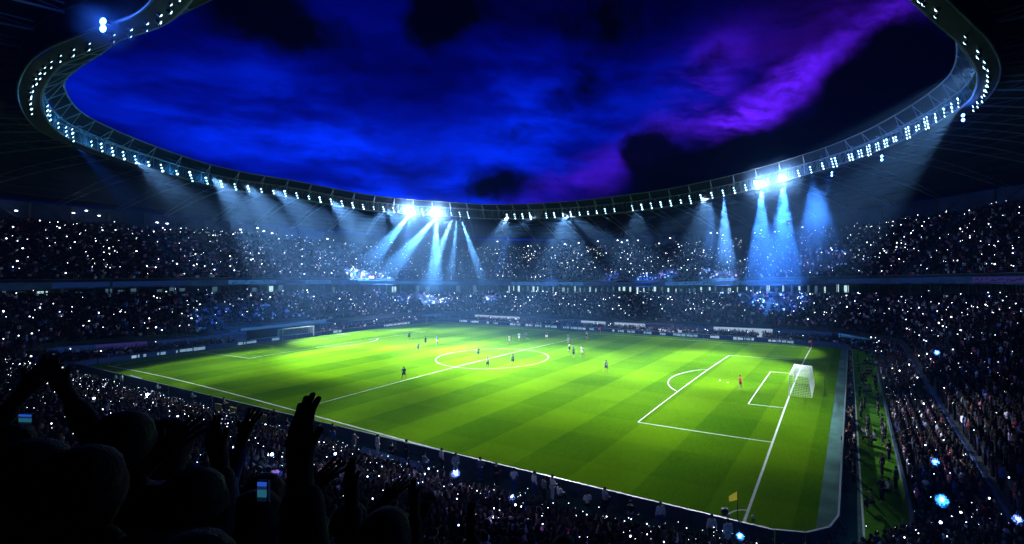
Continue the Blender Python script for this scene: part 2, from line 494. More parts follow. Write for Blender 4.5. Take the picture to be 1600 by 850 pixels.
lay('centre_circle', ([(9.15 * math.cos(t), 9.15 * math.sin(t)) for t in np.linspace(0, 2 * math.pi, 65)[:-1]], True), w=.075)


# ------------------------------------------------------------------ the bowl
bowl = empty('stadium_bowl', (0, 0, 0))
tag(bowl, 'two-tier oval grandstand bowl of dark terraces wrapped around the pitch', 'grandstand')


def arc_runs(mask):
    """split closed ring stations into runs where mask holds"""
    runs = []; i0 = int(np.argmin(mask)) if not mask.all() else 0
    cur = []
    for k in range(NS + 1):
        i = (i0 + k) % NS
        if mask[i] and k < NS: cur.append(i)
        else:
            if len(cur) > 1: runs.append(cur)
            cur = []
    return runs


def terrace(name, d0, d1, hf, pitch=.8, mask=None, material='terrace'):
    b = MB(); n_ = int(round((d1 - d0) / pitch)); mask = np.ones(NS, bool) if mask is None else mask
    prev = None
    rings = []
    for k in range(n_):
        da = d0 + (d1 - d0) * k / n_; db = d0 + (d1 - d0) * (k + 1) / n_
        z = hf((da + db) / 2)
        rings.append(P3(ringxy(da), z)); rings.append(P3(ringxy(db), z))
    b.v = [tuple(p) for r in rings for p in r]
    for k in range(len(rings) - 1):
        for i in range(NS):
            j = (i + 1) % NS
            if mask[i] and mask[j]: b.f.append((k * NS + i, k * NS + j, (k + 1) * NS + j, (k + 1) * NS + i))
    return b.build(name, M[material], bowl)


def wall(name, d, za, zb, material, th=.2, mask=None, parent=bowl):
    b = MB(); mask = np.ones(NS, bool) if mask is None else mask
    for o, A, B in ((0, za, zb), (th, za, zb)):
        b.v += [tuple(p) for p in P3(ringxy(d + o), A)] + [tuple(p) for p in P3(ringxy(d + o), B)]
    for i in range(NS):
        j = (i + 1) % NS
        if mask[i] and mask[j]:
            b.f.append((i, j, NS + j, NS + i)); b.f.append((2 * NS + j, 2 * NS + i, 3 * NS + i, 3 * NS + j))
            b.f.append((NS + i, NS + j, 3 * NS + j, 3 * NS + i)); b.f.append((i, 2 * NS + i, 2 * NS + j, j))
    return b.build(name, M[material], parent)


far = NEAR < .45
wall('front_wall', -.2, np.full(NS, -.6), np.full(NS, .55), 'board_back', .2, mask=NEAR < .6)
wall('front_wall', DF - .25, np.zeros(NS), np.full(NS, .75), 'board_back', .15, mask=NEAR > .4)
terrace('front_terrace', 0, 4.5, floor_h, .75)
wall('dividing_wall', 4.5, floor_h(4.4) - .3, np.maximum(WB, floor_h(4.6) + .05), 'wall_blue', .18, mask=NEAR < .3)
terrace('lower_terrace', 4.7, 20.0, floor_h, .8)
terrace('near_terrace', 20.0, 24.2, floor_h, .84, mask=NEAR > .02)
wall('box_floor_wall', 20.0, LT - .6, LT + .55, 'wall_blue', .3, mask=far)
for nm, za, d0, d1, m_ in (('box_floor', LT - .55, 20.3, 24.0, 'terrace'), ('box_ceiling', UF - 1.1, 19.4, 24.0, 'terrace')):
    b = strip(P3(ringxy(d0), za), P3(ringxy(d1), za)); b.f = [f for f, i in zip(b.f, range(NS)) if far[i] and far[(i + 1) % NS]]
    b.build(nm, M[m_], bowl)
wall('box_rear_wall', 24.0, LT - .6, UF - 1.0, 'terrace', .3, mask=far)
wall('upper_fascia', 18.8, UF - 1.35, UF, 'wall_blue', .4, mask=far)
terrace('upper_terrace', 19.2, 45.0, upper_h, .82, mask=far)
wall('rear_wall', 46.5, UB - 4, RB - .3, 'rear_wall', .3, mask=far)
b = strip(P3(ringxy(45.0), UB + .1), P3(ringxy(46.5), UB + .1)); b.f = [f for f, i in zip(b.f, range(NS)) if far[i]]
b.build('rear_walkway', M['terrace'], bowl)
# columns and braces of the rear wall, rails and mullions
for i in range(0, NS, 3):
    if not far[i]: continue
    b = MB(); p = ringxy(46.0)[i]; q = ringxy(46.0)[(i + 3) % NS]
    b.tube((p[0], p[1], UB[i]), (p[0], p[1], RB[i] - .4), .22, 6)
    zt = RB[i] - .6
    mid = (p + q) / 2
    b.tube((p[0], p[1], UB[i] + .2), (mid[0], mid[1], zt), .12, 4); b.tube((mid[0], mid[1], zt), (q[0], q[1], UB[(i + 3) % NS] + .2), .12, 4)
    b.build('column', M['steel_dark'], bowl)
for nm, d, zz in (('parapet_rail', 18.9, UF + .5), ('box_rail', 20.1, LT + 1.1)):
    for run in arc_runs(far):
        b = MB(); b.path([tuple(P3(ringxy(d), zz)[i]) for i in run], .05, 4)
        b.build(nm, M['steel_pale'], bowl)
b = MB()
for i in range(NS):
    if far[i]:
        p = ringxy(19.6)[i]; ang = math.atan2(ST[i, 3], ST[i, 2])
        b.box((p[0], p[1], (LT[i] + UF[i] - 1.2) / 2), (.25, .18, UF[i] - 1.2 - LT[i]), ang)
b.build('box_mullions', M['steel_dark'], bowl)['kind'] = 'stuff'


def span(i, d, za, zb, frac0=0.0, frac1=1.0, k=1):
    """a quad on ring d between stations i and i+k"""
    a = ringxy(d)[i % NS]; c = ringxy(d)[(i + k) % NS]
    p = a + (c - a) * frac0; q = a + (c - a) * frac1
    i2 = (i + k) % NS; i %= NS
    z0a, z0b = za[i] + (za[i2] - za[i]) * frac0, zb[i] + (zb[i2] - zb[i]) * frac0
    z1a, z1b = za[i] + (za[i2] - za[i]) * frac1, zb[i] + (zb[i2] - zb[i]) * frac1
    return (p[0], p[1], z0a), (q[0], q[1], z1a), (q[0], q[1], z1b), (p[0], p[1], z0b)


U19 = np.array([proj(*ringxy(19)[i], 11)[0] if ST[i, 3] > -.5 else -9999 for i in range(NS)])
# lit hospitality rooms behind the lower tier
for i in range(NS):
    if not far[i]: continue
    u = U19[i]
    if not (-30 < u < 1620): continue
    central = 780 < u < 1330
    lit = rng.random()
    if central: kind_ = 'room' if lit < .62 else 'room_dim'
    elif 40 < u < 330: kind_ = 'room' if lit < .35 else 'room_dim' if lit < .8 else None
    elif u < 780: kind_ = 'room' if lit < .07 else 'room_dim' if lit < .3 else None
    else: kind_ = None
    if kind_:
        b = MB(); f0 = .06 + .3 * rng.random(); f1 = f0 + (.12 + .3 * rng.random() if central else .5)
        b.quad(*span(i, 23.9, LT + .3 + rng.random() * 1.3, UF - 1.4 - rng.random() * .8, f0, min(f1, .95)))
        b.build('box_window', M[kind_], bowl)
    if (central and rng.random() < .3) or (40 < u < 780 and rng.random() < .24):
        b = MB(); p = span(i, 21.2, UF - 1.25, UF - 1.13, .1, .75)
        q = span(i, 21.5, UF - 1.25, UF - 1.13, .1, .75)
        b.quad(p[0], p[1], q[1], q[0]); b.quad(p[0], p[1], p[2], p[3])
        b.build('ceiling_light', M['tube'], bowl)
# led strips on the upper fascia, on the wall under the rooms and on the dividing wall
def led_run(name, d, za, zb, segs, uref):
    for u0, u1, mt in segs:
        for i in range(NS):
            ua, ub = uref[i], uref[(i + 1) % NS]
            lo, hi = min(ua, ub), max(ua, ub)
            if lo < -500 or hi > 2500 or hi < u0 or lo > u1 or hi - lo < 1e-3 or hi - lo > 300: continue
            fa = (max(u0, lo) - ua) / (ub - ua); fb = (min(u1, hi) - ua) / (ub - ua)
            b = MB(); b.quad(*span(i, d, za, zb, min(fa, fb), max(fa, fb)))
            b.build(name, M[mt], bowl)
led_run('led_strip', 18.72, UF - 1.05, UF - .1,
        [(80, 170, 'led_dim'), (175, 290, 'led_dim'), (356, 430, 'led_blue'), (430, 474, 'led_dim'), (476, 516, 'led_blue'), (516, 530, 'led_dim'), (560, 715, 'led_blue'),
         (800, 912, 'led_blue'), (912, 1040, 'led_dim'), (1040, 1252, 'led_blue'), (1295, 1375, 'led_dim'), (1405, 1470, 'led_dim'), (1522, 1605, 'led_violet')], U19)
U20 = np.array([proj(*ringxy(20)[i], 9)[0] if ST[i, 3] > -.5 else -9999 for i in range(NS)])
led_run('led_strip', 19.9, LT - .35, LT + .45,
        [(700, 800, 'led_dim'), (800, 850, 'led_blue'), (905, 945, 'led_blue'), (945, 960, 'led_dim'), (990, 1070, 'led_blue'), (1090, 1175, 'led_blue'), (1200, 1300, 'led_dim')], U20)
U45 = np.array([proj(*ringxy(4.4)[i], 2)[0] if ST[i, 3] > -.5 else -9999 for i in range(NS)])
WBb = floor_h(4.4) + .25
led_run('led_strip', 4.42, WBb, WB - .12,
        [(20, 150, 'led_dim'), (150, 230, 'led_violet'), (245, 290, 'led_dim'), (290, 390, 'led_dim'), (500, 560, 'led_dim'), (560, 660, 'led_dim'), (660, 690, 'led_blue'),
         (742, 812, 'led_white'), (812, 908, 'led_dim'), (908, 946, 'led_white'), (960, 1008, 'led_white'), (1008, 1115, 'led_dim'), (1115, 1207, 'led_white'),
         (1207, 1300, 'led_dim'), (1310, 1372, 'led_blue')], U45)
# broken dark lettering in front of the pale strips (illegible in the photograph)
def glyphs(name, d, za, zb, u0, u1, uref, dens=.7, mt='board_back', step=2.6):
    b = MB(); u = u0
    while u < u1:
        w_ = step * (.4 + rng.random() * .8)
        if rng.random() < dens:
            k = int(np.argmin(np.where((uref > -500), np.abs(uref - u), 1e9)))
            for i in (k, (k - 1) % NS):
                ua, ub = uref[i], uref[(i + 1) % NS]
                if min(ua, ub) <= u <= max(ua, ub) and abs(ub - ua) > 1e-3 and abs(ub - ua) < 200:
                    f0 = (u - ua) / (ub - ua); f1 = (u + w_ - ua) / (ub - ua)
                    lo = .12 + .4 * rng.random(); hi = lo + .2 + .25 * rng.random()
                    b.quad(*span(i, d, za + (zb - za) * lo, za + (zb - za) * hi, f0, f1)); break
        u += w_ * 1.5
    if b.f: b.build(name, M[mt], bowl)['kind'] = 'stuff'
for u0, u1 in ((360, 428), (478, 512), (805, 905), (1050, 1245)): glyphs('strip_lettering', 18.66, UF - 1.05, UF - .1, u0, u1, U19)
glyphs('strip_lettering', 18.66, UF - 1.05, UF - .1, 1524, 1600, U19, .75)
for u0, u1 in ((746, 790), (915, 944), (965, 1006), (1120, 1200)): glyphs('strip_lettering', 4.36, WBb, WB - .12, u0, u1, U45, .55)

# wall lamps along the rear walkway
for i in range(0, NS):
    if far[i] and rng.random() < .32:
        p = ringxy(44.6 + rng.random())[i]; b = MB(); z = UB[i] + (RB[i] - UB[i]) * (.35 + .55 * rng.random())
        b.box((p[0], p[1], z), (.35, .35, .18)); b.build('wall_lamp', M['phone'], bowl)

# tunnel mouth under the left end stand
tun = empty('players_tunnel', gnd(438, 520)); tag(tun, 'dark tunnel mouth cut into the end stand behind the far goal', 'tunnel')
tx = X0 - .45
ya, yb = -9.9, 5.3
b = MB(); b.box((tx - .05 - tun.location.x, (ya + yb) / 2 - tun.location.y, 1.35), (.1, yb - ya, 2.5)); b.build('opening', mat('tunnel_dark', (.004, .005, .01), .9), tun)  # near-black panel paints the shade inside the tunnel mouth
b = MB(); b.box((tx + .15 - tun.location.x, (ya + yb) / 2 - tun.location.y, 3.05), (.3, yb - ya + 3.4, .8)); b.build('canopy', M['wall_blue'], tun)
b = MB(); b.box((tx + .32 - tun.location.x, (ya + yb) / 2 - tun.location.y, 3.05), (.03, yb - ya + 2.4, .55)); b.build('led_panel', M['led_blue'], tun)
b = MB(); b.box((tx + .3 - tun.location.x, (ya + yb) / 2 - 1 - tun.location.y, .45), (.3, yb - ya - 3, .7)); b.build('bench_wall', mat('pale_teal_panel', (.35, .55, .55), .6), tun)

# the block the photograph is taken from
blk = empty('near_upper_block', (50, -66, 10)); tag(blk, 'dark upper seating block at the front of which the nearest spectators stand', 'grandstand')
b = MB()
for k in range(14):
    y = -63.7 - .8 * k
    b.box((20, y - .4 + 66, 13.2 + .4 * k - 1.5 - 10), (150, .8, 3.0))
b.build('terrace', M['terrace'], blk)
b = MB(); b.box((20, -63.6 + 66, 12.0 - 10), (150, .12, 3.2)); b.build('parapet', M['board_back'], blk)

# ------------------------------------------------------------------ roof
RK = [(250, 5, 39.5), (163, 40, 43), (75, 80, 47), (45, 140, 57.3), (70, 190, 68), (125, 220, 78), (225, 255, 91.6), (345, 288, 104), (450, 303, 116.8),
      (560, 322, 130), (640, 330, 138), (725, 335, 142), (790, 338, 139), (900, 334, 130), (1030, 320, 119.5), (1110, 306, 113), (1190, 287, 108), (1320, 250, 97.8), (1410, 215, 82),
      (1510, 160, 64), (1545, 110, 48), (1530, 60, 41), (1480, 10, 38)]
RP = [at(*k) for k in RK] + [Vector((54, -39, 38)), Vector((38, -47, 38.6)), Vector((20, -48.5, 38.6))]
def catmull(P, m=12):
    out = []; n_ = len(P)
    for i in range(n_):
        p0, p1, p2, p3 = P[i - 1], P[i], P[(i + 1) % n_], P[(i + 2) % n_]
        for j in range(m):
            t = j / m
            out.append(.5 * ((2 * p1) + (p2 - p0) * t + (2 * p0 - 5 * p1 + 4 * p2 - p3) * t * t + (3 * p1 - p0 - 3 * p2 + p3) * t ** 3))
    return out
RAW = catmull(RP)
for _ in range(8):
    RAW = [(RAW[i - 1] + RAW[i] * 2 + RAW[(i + 1) % len(RAW)]) / 4 for i in range(len(RAW))]
# resample by arc length
cum = [0]
for i in range(len(RAW)): cum.append(cum[-1] + (RAW[(i + 1) % len(RAW)] - RAW[i]).length)
NR = 300; RING = []
arr = np.array([list(p) for p in RAW] + [list(RAW[0])]); cum = np.array(cum)
for k in range(NR):
    s_ = cum[-1] * k / NR; RING.append(Vector([np.interp(s_, cum, arr[:, c]) for c in range(3)]))
CEN = Vector((2, -2, 0))
def ring_dir(i):
    a = RING[i - 1]; b_ = RING[(i + 1) % NR]; d = (b_ - a); d.z = 0; d.normalize()
    nrm = Vector((d.y, -d.x, 0))
    if nrm.dot(RING[i] - CEN) < 0: nrm = -nrm
    return nrm
RD = [ring_dir(i) for i in range(NR)]
back_xy = ringxy(50.5); back_ang = np.arctan2(back_xy[:, 1] - CEN.y, back_xy[:, 0] - CEN.x); order = np.argsort(back_ang)
bz = np.where(NEAR > .5, 34.0, RB)
def back_pt(i):
    p = RING[i] + RD[i] * 12; a = math.atan2(p.y - CEN.y, p.x - CEN.x)
    x = np.interp(a, back_ang[order], back_xy[order, 0], period=None); y = np.interp(a, back_ang[order], back_xy[order, 1]); z = np.interp(a, back_ang[order], bz[order])
    return Vector((x, y, z))
BACK = [back_pt(i) for i in range(NR)]
for _ in range(6): BACK = [(BACK[i - 1] + BACK[i] * 2 + BACK[(i + 1) % NR]) / 4 for i in range(NR)]
roof = empty('stadium_roof', (0, 0, 0)); tag(roof, 'dark steel roof ring open to the sky above the pitch', 'roof')
TOPZ = 2.3
def roof_pt(i, f, dz=0.0):
    a = RING[i] + Vector((0, 0, TOPZ)); b_ = BACK[i]
    p = a.lerp(b_, f); p.z += 3.0 * math.sin(math.pi * f) * .6 + dz
    return p
NF = 12
b = MB()
for k in range(NF + 1):
    b.v += [tuple(roof_pt(i, k / NF, .6)) for i in range(NR)]
for k in range(NF):
    for i in range(NR):
        j = (i + 1) % NR; b.f.append((k * NR + i, k * NR + j, (k + 1) * NR + j, (k + 1) * NR + i))
b.build('roof_sheeting', M['roof_sheet'], roof)
for k in range(1, NF):
    b = MB(); b.path([roof_pt(i, k / NF, .35) for i in range(NR)], .12, 4, True); b.build('purlin', M['steel_dark'], roof)
steel_mid = mat('grey_roof_steel', (.24, .28, .34), .5, .5)
for i in range(0, NR, 5):
    b = MB(); prev = None
    for k in range(9):
        t_ = roof_pt(i, k / 8, .2); lo = roof_pt(i, k / 8, -1.3 * math.sin(math.pi * (.12 + .76 * k / 8)) - .1)
        if prev: b.tube(prev[0], t_, .1, 4, cap=False); b.tube(prev[1], lo, .13, 4, cap=False); b.tube(prev[1], t_, .06, 3, cap=False)
        prev = (t_, lo)
    b.build('roof_truss', steel_mid, roof)
def rim(inn, dz): return [RING[i] - RD[i] * inn + Vector((0, 0, dz)) for i in range(NR)]
def chord(name, inn, dz, r, mt, n_=5):
    b = MB(); b.path(rim(inn, dz), r, n_, True); return b.build(name, M[mt], roof, True)
chord('catwalk_chord', .9, -.9, .13, 'steel_pale'); chord('catwalk_chord', -.9, -.9, .13, 'steel_pale')
chord('catwalk_chord', .9, 1.5, .11, 'steel_pale'); chord('catwalk_chord', -.9, 1.9, .11, 'steel_pale')
A_, B_ = rim(.8, -1.0), rim(-.8, -1.0)
b = strip(A_, B_); A2, B2 = rim(.8, -1.08), rim(-.8, -1.08)
b.build('catwalk_deck', M['steel_dark'], roof)
b = MB(); T1, T0, O1, O0 = rim(.9, 1.5), rim(.9, -.9), rim(-.9, 1.9), rim(-.9, -.9)
for i in range(0, NR):
    j = (i + 1) % NR
    b.tube(T0[i], T1[i], .045, 3, cap=False); b.tube(O0[i], O1[i], .045, 3, cap=False); b.tube(T0[i], T1[j], .035, 3, cap=False); b.tube(O0[i], O1[j], .035, 3, cap=False)
    b.tube(T1[i], O1[i], .04, 3, cap=False); b.tube(T1[i], O1[j], .03, 3, cap=False)
b.build('catwalk_bracing', M['steel_pale'], roof)['kind'] = 'stuff'
wb_ = strip(rim(-.95, -1.0), rim(-.95, TOPZ + .7)); wb_.build('catwalk_backing', M['roof_sheet'], roof)
# outer lip of dark translucent sheets carried on thin outriggers
LIPI, LIPZ = 3.0, 3.1
L0 = [RING[i] - RD[i] * float(np.interp(RING[i].y, [-47, -43], [4.8, 2.3]) if RING[i].y < -43 and RING[i].x < 30 else 2.6) + Vector((0, 0, LIPZ)) for i in range(NR)]
for _ in range(6): L0 = [(L0[i - 1] + L0[i] * 2 + L0[(i + 1) % NR]) / 4 for i in range(NR)]
L1 = rim(.9, 2.0)
b = strip(L0, L1); b.build('roof_lip', mat('lip_sheeting', (.010, .012, .020), .7, .08), roof)
b = MB(); b.path(L0, .11, 5, True); b.build('rim_tube', M['steel_pale'], roof, True)
for i in range(0, NR, 4):
    b = MB(); b.tube(T1[i], L0[i] - Vector((0, 0, .15)), .07, 4); b.tube(T0[i], L0[i] - Vector((0, 0, .15)), .05, 4)
    b.build('outrigger', steel_mid, roof)

# ------------------------------------------------------------------ floodlights
def lamp_meshes(r):
    hb = MB(); hb.tube((0, 0, 0), (0, -.28, 0), r * 1.08, 10, r * .6)
    lb = MB()
    lb.poly([(r * math.cos(t), .012, r * math.sin(t)) for t in np.linspace(0, 2 * math.pi, 11)[:-1]])
    # a shallow domed lens
    k = MB(); pts = []
    for i in range(10):
        t = 2 * math.pi * i / 10; pts.append((r * math.cos(t), .01, r * math.sin(t)))
    k.v = pts + [(0, r * .45, 0)]; k.f = [(i, (i + 1) % 10, 10) for i in range(10)]
    return hb.mesh('housing', M['steel_dark']), k
HS, LS = lamp_meshes(.20)
LENS = {'lamp': LS.mesh('lens', M['lamp']), 'lamp_hot': LS.mesh('lens', M['lamp_hot']), 'lamp_blue': LS.mesh('lens', M['lamp_blue'])}
brb = MB(); brb.tube((0, 0, -.75), (0, 0, .75), .04, 5); brb.tube((0, 0, .6), (0, -.55, .9), .03, 4); BRK = brb.mesh('bracket', M['steel_dark'])
ru = np.array([proj(*p)[0:2] for p in RING]); NFL = 0
last = None; cnt_ = {}; FLL = []
dark_gaps = [(735, 790)]
for i in range(NR):
    p = RING[i]; u, v, t = proj(*p)
    if t < 5 or not (-20 < u < 1620) or not (-40 < v < 420): continue
    if any(a < u < c for a, c in dark_gaps): continue
    if last is not None and (p - last).length < (1.75 if t > 118 else 2.35): continue
    last = p if random.random() > .1 else p + (RING[(i + 1) % NR] - p) * .6
    if random.random() < .07: continue
    hot = min(abs(u - h) for h in (640, 682, 1190, 1224)) < 6
    inner = -RD[i]
    ang = math.atan2(inner.y, inner.x) - math.pi / 2
    side = 'left' if u < 600 else 'far' if u < 1050 else 'right'
    f = empty('floodlight', p + inner * (.0 if t < 62 else 1.05) + Vector((0, 0, -1.35 if t < 62 else -.2)), ang)
    NFL += 1
    lab = {'left': 'stack of white floodlights on the catwalk over the end stand at left', 'far': 'stack of white floodlights on the catwalk over the far side stand',
           'right': 'stack of white floodlights on the catwalk over the right hand corner'}[side]
    grp = 'floodlights over the ' + side + ' part of the roof ring'
    link('bracket', BRK, f)
    nl = random.choice([2, 3, 3, 3, 3, 4]); cols = 1
    if 1300 < u < 1460: cols = 2
    if v < 130 and t < 60: nl = 2
    for c_ in range(cols):
        for k in range(nl):
            hrow = link('lamp_housing', HS, f); hrow.location = ((k - 1) * .16 + (c_ - (cols - 1) / 2) * .75, .08, (k - (nl - 1) / 2) * .58)
            hrow.rotation_euler = (math.radians(-28), 0, math.radians(random.uniform(-8, 8)))
            ln = link('lens', LENS['lamp_hot' if hot else 'lamp'], hrow)
            if hot: hrow.scale = (2.1, 2.1, 2.1)
            else: q_ = random.uniform(.7, 1.15); hrow.scale = (q_, q_, q_)
    cnt_[side] = cnt_.get(side, 0) + 1
    FLL.append((f, lab, grp, side))
num_ = {}
for f, lab, grp, side in FLL:
    num_[side] = num_.get(side, 0) + 1
    w_ = {'left': 'floodlight stack over the left end stand, %s along the ring', 'far': 'floodlight stack over the far stand, %s from its left', 'right': 'floodlight stack over the right corner, %s along the ring'}[side]
    tag(f, 'white ' + w_ % ordinal(num_[side]), 'floodlight', grp)
# unseen blue lights added inside the catwalk for the glow at its bends
for i in range(0, NR, 4):
    p = RING[i]; u, v, t = proj(*p)
    if t > 5 and ((40 < u < 330 and 130 < v < 300) or (1240 < u < 1530 and 140 < v < 290)):
        l = bpy.data.lights.new('catwalk_uplight', 'POINT'); l.energy = 260; l.color = (.05, .40, 1.0) if u < 700 else (.04, .25, 1.0); l.shadow_soft_size = .15
        lo = bpy.data.objects.new('catwalk_uplight', l); COL.objects.link(lo); lo.location = p + Vector((0, 0, .3))
# blue corner lamp cluster high at the left and some blue uplighters on the right corner
for (u, v, t, s) in ((163, 40, 39.8, 1.5), (1505, 184, 62, 1.0), (1378, 247, 80, 1.0), (1300, 272, 96, .9)):
    f = empty('floodlight', at(u, v, t), math.radians(200 if u < 400 else 160))
    link('bracket', BRK, f)
    for k in range(2):
        h_ = link('lamp_housing', HS, f); h_.location = (0, .08, (k - .5) * .6); h_.scale = (s, s, s); link('lens', LENS['lamp_blue'], h_)
    tag(f, {163: 'blue floodlight pair glaring high on the near left of the roof ring', 1505: 'blue floodlight pair hanging below the catwalk at its right bend',
            1378: 'blue floodlight pair hanging under the brightest stretch of right catwalk', 1300: 'blue floodlight pair hanging left of the double stacked lamps'}[u], 'floodlight')

# ------------------------------------------------------------------ light from the floodlights
def spot(name, loc, target, power, angle, color, blend=.35, radius=.4):
    l = bpy.data.lights.new(name, 'SPOT'); l.energy = power; l.spot_size = math.radians(angle); l.spot_blend = blend; l.color = color; l.shadow_soft_size = radius
    o = bpy.data.objects.new(name, l); COL.objects.link(o); o.location = loc
    d = Vector(target) - Vector(loc); o.rotation_euler = d.to_track_quat('-Z', 'Y').to_euler()
    return o
PW = 1.2
HAZE = 0.0006
FLOODS = [  # on the ring over the left end, the far side, the right end: place, target, power, cone
    ((-65, -24, 36), (-32, -14, 0), .75, 44), ((-66, -12, 35.5), (-18, -8, 0), .9, 32), ((-66, 0, 34.5), (-10, 6, 0), .8, 31), ((-66, -6, 35), (-40, 8, 0), .55, 46), ((-64, 12, 33.5), (4, -4, 0), 1.2, 24), ((-61, 26, 32.5), (8, 2, 0), 1.2, 24),
    ((-50, 41, 31.5), (-22, 8, 0), .5, 34), ((-50, 41, 31.5), (-38, -8, 0), .45, 28), ((-34, 45, 31), (0, -2, 0), .75, 28), ((26, 45, 33), (50, -29, 0), .16, 14), ((-61, 26, 32.5), (-20, -20, 0), .35, 24), ((-14, 46, 31), (16, 0, 0), .85, 29), ((-14, 46, 31), (10, -17, 0), .45, 18), ((8, 46, 31), (26, 2, 0), .75, 30), ((8, 46, 31), (34, -14, 0), .35, 18),
    ((26, 45, 33), (38, 8, 0), .5, 38), ((-24, 46, 31), (-30, 16, 0), .50, 50), ((71, 8, 37.5), (38, 8, 0), .40, 36), ((70, -6, 37), (26, 25, 0), .55, 26), ((-14, 46, 31), (47, 20, 0), .40, 19), ((8, 46, 31), (46, 30, 0), .30, 22), ((71, 8, 37.5), (44, 30, 0), .22, 22), ((70, -6, 37), (-10, 25, 0), .55, 15), ((71, 8, 37.5), (-38, 22, 0), .55, 12), ((-65, -24, 36), (-38, 22, 0), .35, 24), ((-61, 26, 32.5), (-36, -24, 0), .45, 20),
    ((8, 46, 31), (58.5, 14, 0), .40, 16), ((-14, 46, 31), (58.3, -12, 0), .85, 11),
    ((-14, 46, 31), (2, -38.5, 0), .20, 14), ((26, 45, 32), (22, -38.5, 0), .30, 11)]
for loc, tg, pw, an in FLOODS:
    spot('pitch_flood', loc, tg, pw * 1e6 * PW, an, (.80, .91, 1.0), .6, .5)
BP = 0.85e5
BEAMS = [  # source pixel and depth, then a second pixel and depth along the beam, cone, power, colour
    (640, 331, 137.5, 560, 430, 120, 10, 24, (.55, .78, 1)), (640, 331, 137.5, 632, 430, 130, 8, 2.5, (.35, .6, 1)),
    (682, 334, 140, 610, 420, 125, 9, 17, (.6, .8, 1)), (682, 334, 140, 680, 430, 130, 9, 15, (.6, .8, 1)),
    (706, 337, 141, 676, 420, 132, 7, 12, (.7, .82, 1)), (714, 337, 141, 706, 420, 132, 5, 7, (.7, .8, 1)), (720, 337, 141, 748, 420, 134, 6, 10, (.7, .82, 1)),
    (802, 339, 138, 780, 420, 128, 7, 2.2, (.3, .55, 1)), (852, 338, 134, 856, 400, 128, 8, 1.2, (.4, .6, 1)), (945, 333, 127, 950, 390, 120, 9, 1.5, (.35, .55, 1)),
    (1014, 325, 121, 1012, 390, 114, 11, 1.5, (.25, .45, 1)), (1036, 321, 119, 1040, 380, 112, 10, 1.6, (.3, .5, 1)),
    (1112, 306, 112.5, 1110, 370, 106, 9, 1.8, (.4, .6, 1)), (1131, 302, 111.5, 1133, 380, 104, 10, 6.5, (.55, .72, 1)),
    (1190, 288, 107.5, 1190, 400, 98, 14, 7, (.25, .5, 1)), (1224, 279, 105, 1222, 420, 94, 16, 8, (.2, .45, 1)),
    (1268, 266, 101.5, 1275, 330, 96, 16, 2.0, (.25, .5, 1)), (1300, 258, 99, 1278, 330, 94, 14, 2.0, (.3, .5, 1)),
    (118, 222, 76, 220, 330, 82, 14, 1.8, (.05, .35, 1)), (302, 276, 99, 370, 340, 104, 12, .5, (.1, .4, 1)), (332, 284, 102.5, 400, 340, 108, 11, .5, (.1, .4, 1)),
    (536, 318, 127, 512, 335, 126, 12, .8, (.3, .6, 1)), (505, 313, 123, 520, 345, 122, 12, .5, (.3, .6, 1)), (460, 305, 118, 480, 345, 116, 10, .4, (.2, .5, 1))]
for u, v, t in ((640, 331, 136), (682, 334, 138.5), (1190, 288, 105.5), (1224, 279, 103)):
    l = bpy.data.lights.new('full_power_lamp', 'POINT'); l.energy = 1.1e4 if u < 800 else 4.5e3; l.color = (.45, .68, 1); l.shadow_soft_size = .4
    lo = bpy.data.objects.new('full_power_lamp', l); COL.objects.link(lo); lo.location = at(u, v, t)
for u, v, t, e_ in ((163, 41, 39.2, 900), (1505, 185, 61.3, 900), (1378, 249, 79.2, 1200), (1300, 274, 95, 900)):
    l = bpy.data.lights.new('blue_lamp', 'POINT'); l.energy = e_; l.color = (.04, .16, 1); l.shadow_soft_size = .3
    lo = bpy.data.objects.new('blue_lamp', l); COL.objects.link(lo); lo.location = at(u, v, t)
for u, v, t, u2, v2, t2, an, pw, c in BEAMS:
    spot('beam_light', at(u, v + 5, t - 2.5), at(u2, v2, t + 7), pw * BP, an * 1.75, (c[0] * .42, c[1] * .72, 1), .6, .25)


# ------------------------------------------------------------------ advertising boards round the pitch
def board(x0, y0, x1, y1, prints=(), face='board_navy', h=.95, lit=True, label=None, grp=None):
    L = math.dist((x0, y0), (x1, y1)); a = math.atan2(y1 - y0, x1 - x0)
    o = empty('advertising_board', ((x0 + x1) / 2, (y0 + y1) / 2, 0), a)
    # local +y is the face towards the pitch
    b = MB(); b.box((0, -.06, h / 2 + .02), (L - .03, .1, h)); b.build('board_case', M['board_back'], o)
    b = MB(); b.box((0, -.06, h + .04), (L - .03, .13, .04)); b.build('top_rail', M['steel_pale'], o)
    if lit:
        b = MB(); b.quad((-L / 2 + .04, -.005, .06), (L / 2 - .04, -.005, .06), (L / 2 - .04, -.005, h - .03), (-L / 2 + .04, -.005, h - .03))
        b.build('board_face', M[face], o)
    for p0, p1, mt in prints:
        b = MB(); xa, xb = -L / 2 + p0 * L, -L / 2 + p1 * L
        x = xa
        while x < xb - .1:
            w_ = min(xb - x, .35 + .9 * random.random()); lo = .22 + random.random() * .12; hi = .72 + random.random() * .14
            b.quad((x, .001, lo * h), (x + w_, .001, lo * h), (x + w_, .001, hi * h), (x, .001, hi * h)); x += w_ + (.04 if random.random() < .6 else .22)
        if b.f: b.build('printed_panel', M[mt], o)
    for sx in (-.4, .4):
        b = MB(); b.tube((sx * L, -.12, .02), (sx * L, -.55, .02), .03, 4); b.tube((sx * L, -.12, h * .8), (sx * L, -.55, .02), .025, 4); b.build('support_leg', M['steel_dark'], o)
    tag(o, label, 'board', grp)
    return o


